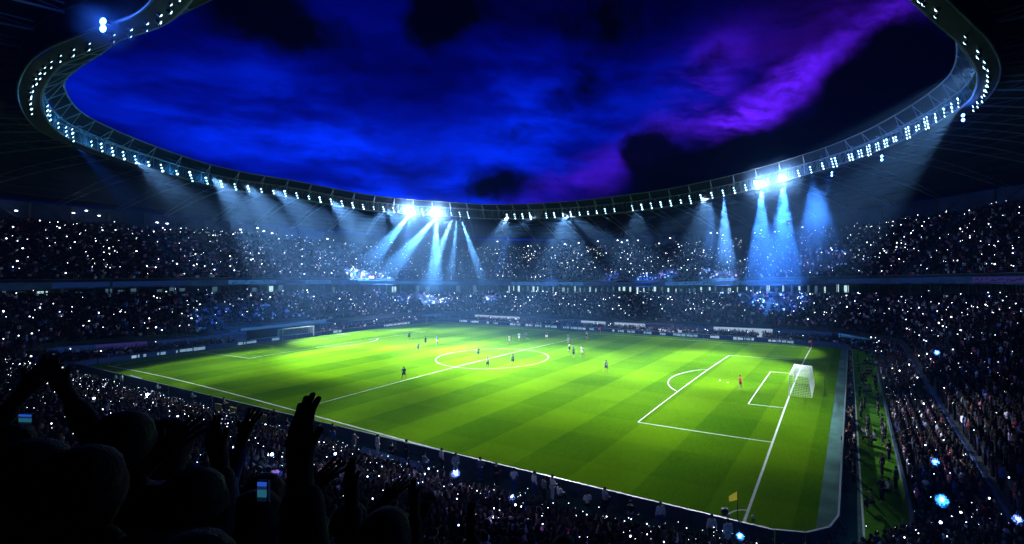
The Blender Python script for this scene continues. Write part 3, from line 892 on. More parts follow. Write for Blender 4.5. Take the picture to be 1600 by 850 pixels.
FARP = [(718, 730), (735, 748), (760, 764), (771, 778), (797, 806), (807, 813), (821, 832), (836, 846), (852, 870), (880, 889), (892, 915), (921, 928), (957, 960),
        (966, 975), (980, 992), (1006, 1018), (1030, 1040), (1052, 1071), (1073, 1090), (1110, 1124), (1146, 1161), (1163, 1178), (1200, 1240)]
LEFTP = [(205, 213), (215, 228), (245, 258), (275, 300), (302, 320), (370, 400), (425, 436), (520, 535), (600, 640)]
def line_boards(ax, ay, bx, by, n_, prints, lab, grp, lit=True):
    for k in range(n_):
        p = (ax + (bx - ax) * k / n_, ay + (by - ay) * k / n_); q = (ax + (bx - ax) * (k + 1) / n_, ay + (by - ay) * (k + 1) / n_)
        ua, ub = proj(p[0], p[1], .5)[0], proj(q[0], q[1], .5)[0]; pr = []
        for a0, a1 in prints:
            f0, f1 = (a0 - ua) / (ub - ua), (a1 - ua) / (ub - ua); f0, f1 = min(f0, f1), max(f0, f1)
            if f1 > .02 and f0 < .98: pr.append((max(f0, .02), min(f1, .98), 'board_print' if random.random() < .7 else 'led_white'))
        pale = any(m_ for m_ in pr)
        board(*p, *q, prints=pr, lit=lit, label=(lab[0] if pale else lab[1]) + ', ' + ordinal(k + 1) + ' from the ' + lab[2], grp=grp)
line_boards(BX1 - BR, BY1, BX0 + BR, BY1, 20, FARP, ('navy electronic board with pale print along the far touchline', 'plain navy electronic board along the far touchline', 'right'), 'boards along the far touchline')
line_boards(BX0, BY1 - BR, BX0, BY0 + BR + near_line(BX0), 13, LEFTP, ('navy electronic board with pale print behind the far goal', 'plain navy electronic board behind the far goal line', 'far corner'), 'boards behind the far goal')
line_boards(BX1, BY0 + BR + near_line(BX1), BX1, BY1 - BR, 13, [], ('', 'dark board between near goal and photographers', 'near corner'), 'boards behind the near goal', lit=True)
line_boards(BX0 + BR, BY0 + near_line(BX0), BX1 - BR, BY0 + near_line(BX1), 20, [], ('', 'dark board back along the near touchline', 'left'), 'boards along the near touchline', lit=True)
for cx, cyy, a0 in ((BX1 - BR, BY0 + BR, -90), (BX1 - BR, BY1 - BR, 0), (BX0 + BR, BY1 - BR, 90), (BX0 + BR, BY0 + BR, 180)):
    for k in range(3):
        t0, t1 = math.radians(a0 + 30 * k), math.radians(a0 + 30 * k + 30)
        cyy_ = cyy + (near_line(cx) if cyy < 0 else 0)
        board(cx + BR * math.cos(t0), cyy_ + BR * math.sin(t0), cx + BR * math.cos(t1), cyy_ + BR * math.sin(t1),
              label='short dark board on the %s corner of the pitch surround, %s of three' % (['nearest', 'far right', 'far left', 'near left'][a0 // 90 + 1], ONES[k]), grp='boards on the pitch corners')

# pale dugout mat and teal patches on the near walkway
def walk_patch(name, uv, mt, z=.012, label=None):
    b = MB(); b.poly([tuple(gnd(u, v)[:2]) + (z,) for u, v in uv]); o = b.build(name, mt); return o
pale_blue = mat('pale_blue_matting', (.45, .68, .95), .7, noise=(1.5, .2))
o = walk_patch('walkway_mat', [(568, 698), (659, 724), (654, 735), (561, 707)], pale_blue); tag(o, 'long pale blue mat on the walkway between near boards and crowd', 'mat')
teal = mat('pale_teal_matting', (.20, .40, .42), .7, noise=(1.5, .3))
for k, (u0, v0, u1, v1) in enumerate(((300, 614, 326, 620), (240, 597, 262, 603), (205, 586, 222, 591), (372, 634, 392, 640), (520, 673, 545, 680))):
    o = walk_patch('walkway_mat', [(u0, v0), (u1, v1), (u1 - 4, v1 + 4), (u0 - 6, v0 + 3)], teal, .012)
    tag(o, ['pale teal mat on the near walkway level with the far penalty area', 'small teal mat on the walkway right of the red corner flag', 'smallest teal mat, nearest to the red corner flag',
            'teal mat on the walkway just left of the yellow panels', 'teal mat beside the long pale blue mat'][k], 'mat')
yel = mat('yellow_panel_paint', (.55, .42, .06), .6)
for k, (u, v) in enumerate(((389, 629), (412, 634), (440, 641), (456, 646))):
    p = gnd(u, v + 3); b = MB(); b.box((0, 0, .45), (1.3, .08, .8)); o = b.build('yellow_panel', yel); o.location = (p.x, -37.4, 0)
    tag(o, ['first yellow panel behind the near boards, counted from the far end', 'yellow panel behind the near boards, second from the far end', 'yellow panel just left of where the halfway line meets the near boards',
            'yellow panel closest to the end of the halfway line'][k], 'panel')

# ------------------------------------------------------------------ goals
def goal(sx, label, depth, full=True):
    A = wp(sx * 52.5, -3.66); B = wp(sx * 52.5, 3.66)
    mid = (A + B) / 2; o = empty('football_goal', mid); tag(o, label, 'goal')
    A, B = A - mid, B - mid; d = (B - A).normalized(); out = Vector((d.y, -d.x, 0)) * (1 if sx > 0 else -1)
    if out.x * sx < 0: out = -out
    H_ = Vector((0, 0, 2.5)); r = .075
    for P in (A, B):
        b = MB(); b.tube(P, P + H_, r, 8); b.build('post', M['white'], o)
    b = MB(); b.tube(A + H_ - d * .07, B + H_ + d * .07, r, 8); b.build('crossbar', M['white'], o)
    Ab, Bb = A + out * depth, B + out * depth; top = depth * .86
    At, Bt = A + out * top + H_ * .97, B + out * top + H_ * .97
    for P, Q, R_ in ((A, Ab, At), (B, Bb, Bt)):
        b = MB(); b.tube(P, Q, .035, 5); b.tube(Q, R_, .03, 5); b.tube(R_, P + H_, .03, 5); b.build('net_frame', M['white'], o)
    b = MB(); b.tube(Ab, Bb, .035, 5); b.tube(At, Bt, .02, 4); b.build('net_bar', M['white'], o)
    b = MB(); r = .011
    def sheet(p00, p10, p11, p01, nu, nv):
        for i in range(nu + 1):
            f = i / nu; b.tube(p00.lerp(p10, f), p01.lerp(p11, f), r, 3, cap=False)
        for j in range(nv + 1):
            f = j / nv; b.tube(p00.lerp(p01, f), p10.lerp(p11, f), r, 3, cap=False)
    k = .19
    sheet(Ab, Bb, Bt, At, int(7.3 / k), int(2.4 / k)); sheet(A + H_, B + H_, Bt, At, int(7.3 / k), int(top / k))
    sheet(A, Ab, At, A + H_, int(depth / k), int(2.4 / k)); sheet(B, Bb, Bt, B + H_, int(depth / k), int(2.4 / k))
    b.build('net', M['net'], o)
    return o, mid, d, out
g_near = goal(1, 'white goal with pale net at the right end of the pitch', 2.6)
goal(-1, 'far white goal in front of the tunnel mouth', 2.0)
for k, (u, v, h) in enumerate(((1289, 618, 2.5), (1292, 594, 2.5))):
    p = gnd(u, v); b = MB(); b.tube((0, 0, 0), (0, 0, h), .035, 6); b.tube((0, 0, h), (-.9, 0, h), .02, 4); b.tube((-.25, -.25, 0.01), (.25, .25, .01), .03, 4)
    o = b.build('net_pole', M['steel_dark']); o.location = p
    tag(o, ['thin dark net pole behind the near goal, the one closer to the camera', 'thin dark net pole behind the near goal, the farther one'][k], 'pole')


def flag_cloth(name, c):
    m = bpy.data.materials.new(name); m.use_nodes = True; q = NT(m.node_tree)
    a = q.n('ShaderNodeBsdfDiffuse', {'Color': (*c, 1)}); b_ = q.n('ShaderNodeBsdfTranslucent', {'Color': (*c, 1)}); x = q.n('ShaderNodeMixShader', {0: .5}); q.t.links.new(a.outputs[0], x.inputs[1]); q.t.links.new(b_.outputs[0], x.inputs[2])
    q.n('ShaderNodeOutputMaterial', {'Surface': x.outputs[0]}); return m
M['flag_y'] = flag_cloth('yellow_flag_cloth', (.9, .68, .06)); M['flag_r'] = flag_cloth('red_flag_cloth', (.85, .2, .25))


def corner_flag(loc, h, m, label, yaw=0.0, drop=True, pale=False):
    o = empty('corner_flag', loc, yaw); tag(o, label, 'flag')
    b = MB(); b.tube((0, 0, 0), (0, 0, h), .03, 6); b.build('pole', mat('flag_pole_dark', (.06, .03, .02), .6) if not pale else M['flag_r'], o)
    b = MB(); w_, hh = .55, .55; nx, nz = 5, 5; V = []
    for i in range(nx + 1):
        for j in range(nz + 1):
            f = i / nx; e = j / nz
            V.append((-w_ * f * (1 - .0 * e), .05 * math.sin(f * 5 + e * 2) * f, h - .02 - hh * e - .42 * f * (1 - .45 * e) * (1 if drop else .3)))
    b.v = V; b.f = [(i * (nz + 1) + j, (i + 1) * (nz + 1) + j, (i + 1) * (nz + 1) + j + 1, i * (nz + 1) + j + 1) for i in range(nx) for j in range(nz)]
    b.build('cloth', m, o, True)
corner_flag(gnd(1152.5, 814), 1.9, M['flag_y'], 'drooping yellow corner flag on a dark pole at the nearest corner')
corner_flag(wp(-52.5, -34), 2.0, M['flag_r'], 'pale red corner flag by the end of the near touchline at left', 2.6, pale=True)
corner_flag(wp(-52.5, 34), 1.6, M['flag_r'], 'small red corner flag at the far left corner of the pitch', 2.6, pale=True)
corner_flag(wp(52.5, 34), 1.6, M['flag_r'], 'small red corner flag at the far right end of the goal line', 0, pale=True)
corner_flag(wp(0, 34.9), 1.6, M['flag_r'], 'red flag where the halfway line meets the far touchline', 0, pale=True)
def football(loc, label):
    b = MB(); b.ball((0, 0, .11), .11, 10, 7); o = b.build('football', M['white'], None, True); o.location = loc; tag(o, label, 'ball')
football(gnd(1124.5, 596), 'white ball on the grass between penalty arc and goalkeeper')
football(gnd(1176, 810), 'white ball on the grass just right of the nearest corner')
b = MB(); b.box((0, 0, .14), (.42, .24, .2)); b.tube((-.2, 0, .2), (.2, 0, .33), .02, 4); b.box((0, 0, .21), (.36, .16, .04)); o = b.build('kit_bag', M['board_back']); o.location = gnd(1132, 800); o.rotation_euler = (0, 0, .5)
tag(o, 'small dark bag lying on the grass left of the yellow flag', 'bag')

# ------------------------------------------------------------------ people
dg = None
def skinned(name, verts, edges, m, root=0, sub=1):
    me = bpy.data.meshes.new('tmp'); names = list(verts); ix = {k: i for i, k in enumerate(names)}
    me.from_pydata([verts[k][:3] for k in names], [(ix[a], ix[b]) for a, b in edges], [])
    o = bpy.data.objects.new('tmp', me); COL.objects.link(o)
    md = o.modifiers.new('s', 'SKIN'); md.use_smooth_shade = True
    sl = me.skin_vertices[0].data
    for i, k in enumerate(names): r = verts[k][3]; sl[i].radius = (r, r); sl[i].use_root = (i == root)
    if sub: sd = o.modifiers.new('u', 'SUBSURF'); sd.levels = sub; sd.render_levels = sub
    bpy.context.view_layer.update()
    ev = o.evaluated_get(bpy.context.evaluated_depsgraph_get())
    out = bpy.data.meshes.new_from_object(ev); out.name = name
    bpy.data.objects.remove(o); bpy.data.meshes.remove(me)
    out.materials.clear(); out.materials.append(m)
    return out


def pose_points(arms='down', legs='stand', lean=0.0, hands=False, spread=0.0):
    """joint positions (x, y, z, radius); the figure faces +y, feet on z = 0"""
    V = {}; E = []
    zo = 0.0
    if legs == 'sit': zo = -.42
    def sh(x, y, z): return (x, y + lean * (z - .9), z + zo)
    def J(k, x, y, z, r): V[k] = (*sh(x, y, z), r)
    J('pelvis', 0, 0, .96, .13); J('spine', 0, -.01, 1.14, .125); J('chest', 0, 0, 1.34, .15); J('neck', 0, -.005, 1.50, .058)
    J('jaw', 0, .025, 1.575, .075); J('head', 0, .015, 1.66, .098); J('crown', 0, 0, 1.735, .07); J('nose', 0, .125, 1.635, .014)
    E += [('pelvis', 'spine'), ('spine', 'chest'), ('chest', 'neck'), ('neck', 'jaw'), ('jaw', 'head'), ('head', 'crown'), ('head', 'nose')]
    for s, c in ((-1, 'l'), (1, 'r')):
        J('sh' + c, s * .185, -.01, 1.435, .066); E.append(('chest', 'sh' + c))
        a = arms
        if arms == 'one_up': a = 'up' if s > 0 else 'down'
        if arms == 'one_up_left': a = 'up' if s < 0 else 'down'
        if a == 'down': el, wr, hd = (s * .25, -.04, 1.14), (s * .27, .04, .90), (s * .27, .07, .82)
        elif a == 'up': el, wr, hd = (s * .31, .06, 1.66), (s * .24, .10, 1.92), (s * .22, .12, 2.01)
        elif a == 'clap': el, wr, hd = (s * .27, .12, 1.60), (s * .10, .18, 1.86), (s * .04, .19, 1.96)
        elif a == 'phone': el, wr, hd = (s * .25, .20, 1.36), (s * .13, .38, 1.58), (s * .08, .42, 1.64)
        elif a == 'front': el, wr, hd = (s * .25, .08, 1.18), (s * .16, .30, 1.10), (s * .12, .37, 1.11)
        elif a == 'wide': el, wr, hd = (s * .45, .02, 1.30), (s * .62, .08, 1.18), (s * .70, .10, 1.15)
        elif a == 'run': el, wr, hd = (s * .26, s * .20 - .05, 1.20), (s * .22, s * .30 + .15, 1.25), (s * .20, s * .30 + .22, 1.29)
        J('el' + c, *el, .045); J('wr' + c, *wr, .031); J('hd' + c, *hd, .042 if not hands else .036)
        E += [('sh' + c, 'el' + c), ('el' + c, 'wr' + c), ('wr' + c, 'hd' + c)]
        if hands:
            w = Vector(wr); h_ = Vector(hd); d = (h_ - w).normalized(); sd = d.cross(Vector((0, 1, 0))).normalized() * (1 if s > 0 else -1)
            for q, (off, ln) in enumerate(((-.030, .070), (-.010, .084), (.011, .078), (.031, .060))):
                base = h_ + sd * off + d * .028; mid_ = base + d * ln * .55 + Vector((0, .006 + .004 * q, 0)); tip = mid_ + d * ln * .5 + Vector((0, .016, 0)) + sd * off * .35
                for nm, P in (('a', base), ('b', mid_), ('c', tip)): J('f%s%d%s' % (c, q, nm), *P, .0095 if nm != 'c' else .008)
                E += [('hd' + c, 'f%s%da' % (c, q)), ('f%s%da' % (c, q), 'f%s%db' % (c, q)), ('f%s%db' % (c, q), 'f%s%dc' % (c, q))]
            t1 = h_ - d * .01 - sd * .045; t2 = t1 - sd * .028 + d * .032
            J('t%sa' % c, *t1, .012); J('t%sb' % c, *t2, .010); E += [('hd' + c, 't%sa' % c), ('t%sa' % c, 't%sb' % c)]
        hx = s * .095
        if legs == 'stand': kn, an, to = (hx * 1.1, .02, .50), (hx * 1.2 + s * spread, -.02, .08), (hx * 1.4 + s * spread, .14, .035)
        elif legs == 'run': kn, an, to = (hx, .16 if s > 0 else -.02, .54), (hx, (.08 if s > 0 else -.34), .12 if s > 0 else .22), (hx, .22 if s > 0 else -.30, .04 if s > 0 else .10)
        elif legs == 'astride': kn, an, to = (s * .19, .02, .50), (s * .30, -.02, .08), (s * .34, .14, .035)
        elif legs == 'sit': kn, an, to = (s * .13, .42, .92), (s * .14, .40, .50), (s * .15, .55, .46)
        V['hip' + c] = (*sh(hx, 0, .90), .095); V['kn' + c] = (kn[0], kn[1], kn[2] + zo, .062); V['an' + c] = (an[0], an[1], an[2] + zo, .042); V['to' + c] = (to[0], to[1], to[2] + zo, .036)
        E += [('pelvis', 'hip' + c), ('hip' + c, 'kn' + c), ('kn' + c, 'an' + c), ('an' + c, 'to' + c)]
    return V, E


def person_meshes(arms='down', legs='stand', lean=0.0, hands=False, shorts=False, sub=1, long_sleeve=True):
    V, E = pose_points(arms, legs, lean, hands)
    out = {'body': skinned('body', V, E, M['skin'], 0, sub)}
    keep = ['spine', 'chest', 'shl', 'shr', 'ell', 'elr'] + (['wrl', 'wrr'] if long_sleeve else [])
    V2 = {}
    p = V['pelvis']; V2['hem'] = (p[0], p[1], p[2] + .02, .15)
    for k in keep:
        x, y, z, r = V[k]
        if k in ('wrl', 'wrr'):
            e = V['el' + k[2]]; x, y, z = [e[i] + (V[k][i] - e[i]) * .93 for i in range(3)]
        if k in ('ell', 'elr') and not long_sleeve:
            e = V['sh' + k[2]]; x, y, z = [e[i] + (V[k][i] - e[i]) * .8 for i in range(3)]
        V2[k] = (x, y, z, r + (.022 if k in ('spine', 'chest') else .018))
    nk = V['neck']; V2['collar'] = (nk[0], nk[1], nk[2] - .03, .07)
    E2 = [('hem', 'spine'), ('spine', 'chest'), ('chest', 'collar'), ('chest', 'shl'), ('chest', 'shr'), ('shl', 'ell'), ('shr', 'elr')] + ([('ell', 'wrl'), ('elr', 'wrr')] if long_sleeve else [])
    out['shirt'] = skinned('shirt', V2, E2, M['skin'], 0, sub)
    V3 = {'waist': (*V['pelvis'][:3], .145)}; E3 = []
    for c in 'lr':
        V3['hip' + c] = (*V['hip' + c][:3], .112)
        k, a = V['kn' + c], V['an' + c]
        if shorts:
            h_ = V['hip' + c]; V3['kn' + c] = (*[h_[i] + (k[i] - h_[i]) * .8 for i in range(3)], .105); E3 += [('waist', 'hip' + c), ('hip' + c, 'kn' + c)]
        else:
            V3['kn' + c] = (*k[:3], .080); V3['an' + c] = (a[0], a[1], a[2] + .02, .066); E3 += [('waist', 'hip' + c), ('hip' + c, 'kn' + c), ('kn' + c, 'an' + c)]
    out['shorts' if shorts else 'trousers'] = skinned('shorts' if shorts else 'trousers', V3, E3, M['skin'], 0, sub)
    h_ = V['head']; b = MB(); b.ball((h_[0], h_[1] - .018, h_[2] + .03), .104, 12, 8, (.88, 1.0, .95)); out['hair'] = b.mesh('hair', M['hair'], True)
    return out


PALETTE = {}
def cloth(c):
    k = tuple(c)
    if k not in PALETTE: PALETTE[k] = mat('cloth_%d' % len(PALETTE), c, .85, .15)
    return PALETTE[k]


MCOPY = {}
def with_mat(me, m):
    k = (me.name, m.name)
    if k not in MCOPY:
        c = me.copy(); c.name = me.name; c.materials.clear(); c.materials.append(m); MCOPY[k] = c
    return MCOPY[k]


def place_person(meshes, loc, rz, label, cat='person', group=None, shirt=(.02, .02, .03), bottom=(.02, .02, .03), skin=None, s=1.0, sx=1.0, name='person', hair=None):
    o = empty(name, loc, rz); o.scale = (s * sx, s * sx, s)
    for k, me in meshes.items():
        m = {'shirt': shirt, 'trousers': bottom, 'shorts': bottom}.get(k)
        if m is not None: link(k, with_mat(me, cloth(m)), o)
        elif k == 'body' and skin is not None: link(k, with_mat(me, cloth(skin)), o)
        elif k == 'hair' and hair is not None: link(k, with_mat(me, cloth(hair)), o)
        else: link(k, me, o)
    tag(o, label, cat, group)
    return o


PM = {'stand': person_meshes(), 'front': person_meshes('front'), 'up': person_meshes('up'), 'clap': person_meshes('clap'), 'one': person_meshes('one_up'), 'phone': person_meshes('phone'), 'sit': person_meshes('front', 'sit'),
      'kneel': person_meshes('phone', 'sit', .15), 'pstand': person_meshes('down', 'astride', .05, shorts=True, long_sleeve=False), 'prun': person_meshes('run', 'run', .22, shorts=True, long_sleeve=False),
      'pwide': person_meshes('wide', 'astride', .12, shorts=True, long_sleeve=False)}
WHITE = (.75, .75, .8); NAVY = (.02, .05, .22); BLUE = (.03, .12, .5); BLACK = (.015, .015, .02)
PLAYERS = [  # u, v of the feet, pose, facing (deg), shirt, shorts, label
    (631, 593, 'pstand', 40, BLUE, NAVY, 'player in blue shirt standing just above the near half of the halfway line'),
    (747.5, 558.5, 'prun', 200, WHITE, BLUE, 'player in white with blue shorts inside the upper left of the centre circle'),
    (762, 576, 'pstand', 180, WHITE, BLACK, 'player in white shirt and black shorts at the near rim of the centre circle'),
    (801, 571, 'pstand', 10, (.35, .4, .5), NAVY, 'player in grey and navy inside the right half of the centre circle'),
    (665, 540, 'prun', 90, BLACK, BLACK, 'dark kitted player running far left of the centre circle'),
    (683.5, 539, 'pstand', 160, NAVY, WHITE, 'player in navy shirt and white shorts far left of the centre circle'),
    (653, 550, 'prun', -60, (.1, .2, .3), BLUE, 'crouching player in grey blue nearest the far goal side of midfield'),
    (639, 531, 'pstand', 30, (.08, .2, .1), BLACK, 'tiny player in dark green farthest toward the left end'),
    (796, 537, 'pstand', 180, (.5, .6, .25), WHITE, 'player in pale yellow green beyond the top of the centre circle'),
    (811, 533, 'prun', 40, (.2, .35, .25), WHITE, 'faint player in green grey beyond the centre circle'),
    (823, 531, 'prun', 120, NAVY, NAVY, 'small player all in navy beyond the centre circle'),
    (854, 531, 'pstand', 200, NAVY, WHITE, 'player in navy and white left of the halfway line near the far side'),
    (888, 536, 'pstand', 150, NAVY, (.2, .3, .5), 'player in navy by the far part of the halfway line'),
    (889.5, 551, 'prun', -40, (.6, .65, .5), BLACK, 'player in cream bending forward right of the centre circle'),
    (896.5, 559, 'prun', 60, (.15, .2, .4), NAVY, 'player in slate blue running right of the centre circle'),
    (910, 556.5, 'pstand', 180, WHITE, WHITE, 'player all in white right of the centre circle'),
    (917, 530, 'prun', 100, (.1, .2, .3), BLACK, 'tiny dark player just below the far touchline'),
    (947, 581.5, 'pstand', 20, (.3, .36, .5), NAVY, 'player in pale blue with navy shorts standing alone between circle and penalty area'),
    (1157, 608, 'pwide', 75, (.85, .12, .04), (.5, .03, .02), 'goalkeeper in orange red kit with legs apart outside the goal area')]
for u, v, ps, deg, sh_, so_, lab in PLAYERS:
    p = gnd(u, v); p.z = 0.006
    place_person(PM[ps], p, math.radians(deg), lab, 'player', None, sh_, so_, s=1.04)

# photographers, stewards and officers on the strip behind the near goal
STRIP = [(1340, 566, 'stand', BLACK), (1342, 583, 'front', BLACK), (1348, 600, 'stand', BLACK), (1343, 622, 'stand', (.02, .03, .04)), (1345.5, 654, 'one', BLACK), (1351, 640, 'stand', BLACK),
         (1356, 676, 'front', BLACK), (1353, 600, 'kneel', BLACK), (1354, 588, 'sit', BLACK), (1358, 588, 'sit', (.06, .06, .07)), (1362, 588, 'sit', BLACK), (1357, 572, 'sit', (.1, .1, .12)), (1352, 572, 'sit', BLACK),
         (1355, 617, 'kneel', (.4, .4, .45)), (1360, 617, 'kneel', (.3, .3, .1)), (1367, 604, 'phone', BLACK), (1369, 612, 'stand', BLACK), (1371, 633, 'front', BLACK), (1372, 652, 'stand', (.03, .03, .05)),
         (1378, 676, 'stand', BLACK), (1383, 688, 'front', (.1, .16, .12)), (1356, 691, 'kneel', (.7, .7, .72)), (1366.5, 695, 'sit', (.25, .27, .3)), (1380, 694, 'stand', (.03, .04, .05)), (1389, 720, 'front', BLACK),
         (1378, 743, 'stand', (.012, .014, .02)), (1378, 785, 'front', (.012, .014, .02)), (1388, 777, 'sit', (.5, .5, .5)), (1400, 767, 'stand', (.05, .05, .05)), (1363, 795, 'kneel', (.3, .4, .05)),
         (1331, 545, 'stand', WHITE), (1347, 551, 'sit', (.6, .75, .9)), (1354, 556, 'front', BLACK), (1366, 560, 'sit', BLACK), (1370, 575, 'sit', (.5, .6, .15)), (1364, 573, 'kneel', BLACK), (1346, 598, 'stand', BLACK),
         (1328, 690, 'stand', (.1, .02, .02)), (1323, 692, 'sit', (.12, .02, .03)), (1334, 757, 'stand', (.012, .014, .02)), (1329, 738, 'front', BLACK), (1327, 660, 'front', BLACK), (1330, 664, 'stand', BLACK)]
WH = {'stand': 'standing', 'front': 'standing with hands clasped', 'one': 'standing with one arm raised', 'kneel': 'crouched behind a camera', 'sit': 'seated on a stool', 'phone': 'standing and filming'}
seen = {}
for k, (u, v, ps, c) in enumerate(STRIP):
    p = gnd(u, v); p.z = .01
    where = 'on the teal lane by the boards' if u < 1336 else 'on the turf strip by the near goal'
    tone = 'black' if max(c) < .06 else 'white' if min(c) > .5 else 'dark red' if c[0] > c[1] * 2 else 'grey' if max(c) - min(c) < .12 else 'yellow green'
    lab = 'person in %s %s %s' % (tone, WH[ps], where)
    lab = lab.replace('standing with hands clasped', 'hands clasped')
    if (u, v) == (1378, 743): lab = 'tall officer in black standing alone near the close end of the turf strip'
    elif (u, v) == (1378, 785): lab = 'officer in black with hands clasped at the closest end of the turf strip'
    elif (u, v) == (1331, 545): lab = 'steward in white standing at the far end of the teal lane'
    elif (u, v) == (1334, 757): lab = 'person in black standing right of the curved boards on the teal lane'
    n_ = seen.get(lab, 0); seen[lab] = n_ + 1
    place_person(PM[ps], p, math.radians(90 + random.uniform(-40, 40)), lab, 'person', 'people on the strip behind the near goal: ' + lab if n_ or sum(1 for q in STRIP if 0) else None, c, BLACK)
def fix_groups(prefix):
    by = {}
    for o in COL.objects:
        if o.get('category') == prefix and 'label' in o: by.setdefault(o['label'], []).append(o)
    for lab, os_ in by.items():
        if len(os_) > 1:
            for o in os_: o['group'] = 'people who look alike: ' + lab[:60]
fix_groups('person')
for k in range(34):
    y = 33 - k * 1.78 + random.uniform(-.5, .5)
    if -31 < y < -26 or -17.5 < y < -15: continue
    if random.random() < .3: continue
    x = 57.65 + (33 - y) * .008 + random.uniform(-.05, .15)
    place_person(PM[random.choice(['sit', 'sit', 'kneel'])], (x, y, .01), math.radians(90 + random.uniform(-30, 30)), 'photographer in dark clothes crouched behind the boards near the goal', 'person',
                 'photographers crouched along the boards behind the near goal', random.choice([BLACK, (.03, .03, .05), (.06, .06, .07), (.1, .1, .12), (.3, .3, .32)]), BLACK, hair=random.choice([None, (.05, .05, .05), (.4, .4, .45)]))
NEARW = [(553, 668, (.2, .2, .25)), (420, 637, BLACK), (428, 640, BLACK), (448, 646, BLACK), (470, 652, BLACK), (500, 662, BLACK), (520, 668, BLACK), (590, 690, WHITE), (612, 697, BLACK), (635, 706, BLACK), (663, 712, (.1, .2, .3)), (690, 718, WHITE),
         (712, 728, (.4, .5, .7)), (750, 740, (.1, .2, .3)), (775, 746, BLACK), (803, 758, (.55, .7, .9)), (835, 767, WHITE), (850, 772, (.2, .2, .25)), (863, 775, WHITE), (874, 777, WHITE), (918, 788, WHITE), (945, 793, (.3, .3, .4)), (985, 803, BLACK),
         (1032, 812, (.6, .65, .8)), (1112, 832, (.5, .55, .7)), (1137, 836, (.4, .6, .8)), (245, 602, (.5, .55, .6)), (262, 606, BLACK), (300, 617, (.3, .4, .4)), (330, 624, BLACK), (350, 629, (.3, .3, .2)), (190, 585, (.25, .4, .4)), (180, 580, (.2, .5, .3))]
seen = {}
for u, v, c in NEARW:
    q = gnd(u, v); x = q.x; y = -37.9 - q.x * .017 + random.uniform(-.35, .35)
    # slide along the walkway until the figure stands under its photo column
    f = (y - q.y); t = (np.array([q.x, q.y]) - CXY); x = CXY[0] + t[0] * (y - CXY[1]) / t[1]
    tone = 'black' if max(c) < .06 else 'white' if min(c) > .6 else 'pale blue' if c[2] > .55 else 'dark grey' if max(c) < .35 else 'grey'
    place_person(PM[random.choice(['stand', 'front', 'stand', 'sit'])], (x, y, .01), math.radians(random.uniform(-50, 50)), 'person in %s clothes standing on the walkway behind the near boards' % tone, 'person',
                 'people in %s clothes on the near walkway' % tone, c, random.choice([BLACK, NAVY, c]))

# ------------------------------------------------------------------ spectators
def prism(V, F, I, part, p0, p1, w0, w1, d0, d1, cap0=False, cap1=True):
    """tapered four-sided limb from p0 to p1"""
    p0, p1 = np.array(p0, float), np.array(p1, float); d = p1 - p0; d /= np.linalg.norm(d)
    x = np.array([1., 0, 0]) if abs(d[0]) < .8 else np.array([0, 1., 0])
    y = np.cross(d, x); y /= np.linalg.norm(y); x = np.cross(y, d); k = len(V)
    for p, w, e in ((p0, w0, d0), (p1, w1, d1)):
        for sx, sy in ((-1, -1), (1, -1), (1, 1), (-1, 1)): V.append(p + x * sx * w + y * sy * e); I.append(part)
    for a, b_ in ((0, 1), (1, 2), (2, 3), (3, 0)): F.append((k + a, k + b_, k + 4 + b_)); F.append((k + a, k + 4 + b_, k + 4 + a))
    if cap1: F.append((k + 4, k + 5, k + 6)); F.append((k + 4, k + 6, k + 7))


def ballv(V, F, I, part, c, r, seg, rings, sz=1.2):
    b = MB(); b.ball((0, 0, 0), r, seg, rings, (1, 1, sz)); k = len(V)
    for v in b.v: V.append(np.array(v) + c); I.append(part)
    for f in b.f:
        for j in range(1, len(f) - 1): F.append((k + f[0], k + f[j], k + f[j + 1]))


def low_person(lod, arms):
    V, F, I = [], [], []
    ballv(V, F, I, 0 if arms != 'hat' else 1, (0, 0, 1.64), .105, 4 if lod == 2 else 7, 3 if lod == 2 else 5, 1.25)
    prism(V, F, I, 1, (0, 0, .9), (0, 0, 1.36), .16, .21, .10, .12, cap1=lod == 2)
    if lod == 1:
        prism(V, F, I, 1, (0, 0, 1.36), (0, 0, 1.50), .21, .08, .12, .07); prism(V, F, I, 2, (0, 0, .95), (0, 0, .1), .15, .11, .10, .08)
        ballv(V, F, I, 3, (0, -.03, 1.675), .115, 6, 4, 1.05)
    for s in (-1, 1):
        up = arms == 'up' or (arms == 'one' and s > 0)
        if up:
            prism(V, F, I, 1, (s * .2, 0, 1.42), (s * .28, .08, 1.68), .05, .045, .05, .045, cap1=False)
            prism(V, F, I, 0, (s * .28, .08, 1.68), (s * .2, .12, 1.98), .042, .035, .042, .03)
        elif arms == 'front':
            prism(V, F, I, 1, (s * .21, 0, 1.4), (s * .24, .08, 1.15), .05, .045, .05, .045, cap1=False)
            prism(V, F, I, 0, (s * .24, .08, 1.15), (s * .1, .33, 1.2), .04, .035, .04, .035)
        elif lod == 1 or arms == 'down':
            prism(V, F, I, 1, (s * .22, 0, 1.4), (s * .26, .02, .95), .05, .04, .05, .04)
    return np.array(V), np.array(F), np.array(I)


CLOTHS = np.array([(.006, .006, .010)] * 18 + [(.02, .02, .03)] * 8 + [(.03, .035, .06)] * 3 + [(.015, .025, .09)] * 4 + [(.06, .06, .08)] * 2 + [(.03, .012, .012)] * 2 +
                  [(.70, .62, .80), (.75, .75, .8), (.55, .16, .3), (.30, .05, .08), (.06, .16, .55), (.4, .3, .55)])
SKINS = .32 * np.array([(.34, .20, .14), (.28, .16, .11), (.40, .25, .18), (.16, .09, .06), (.10, .06, .04), (.38, .24, .2)])


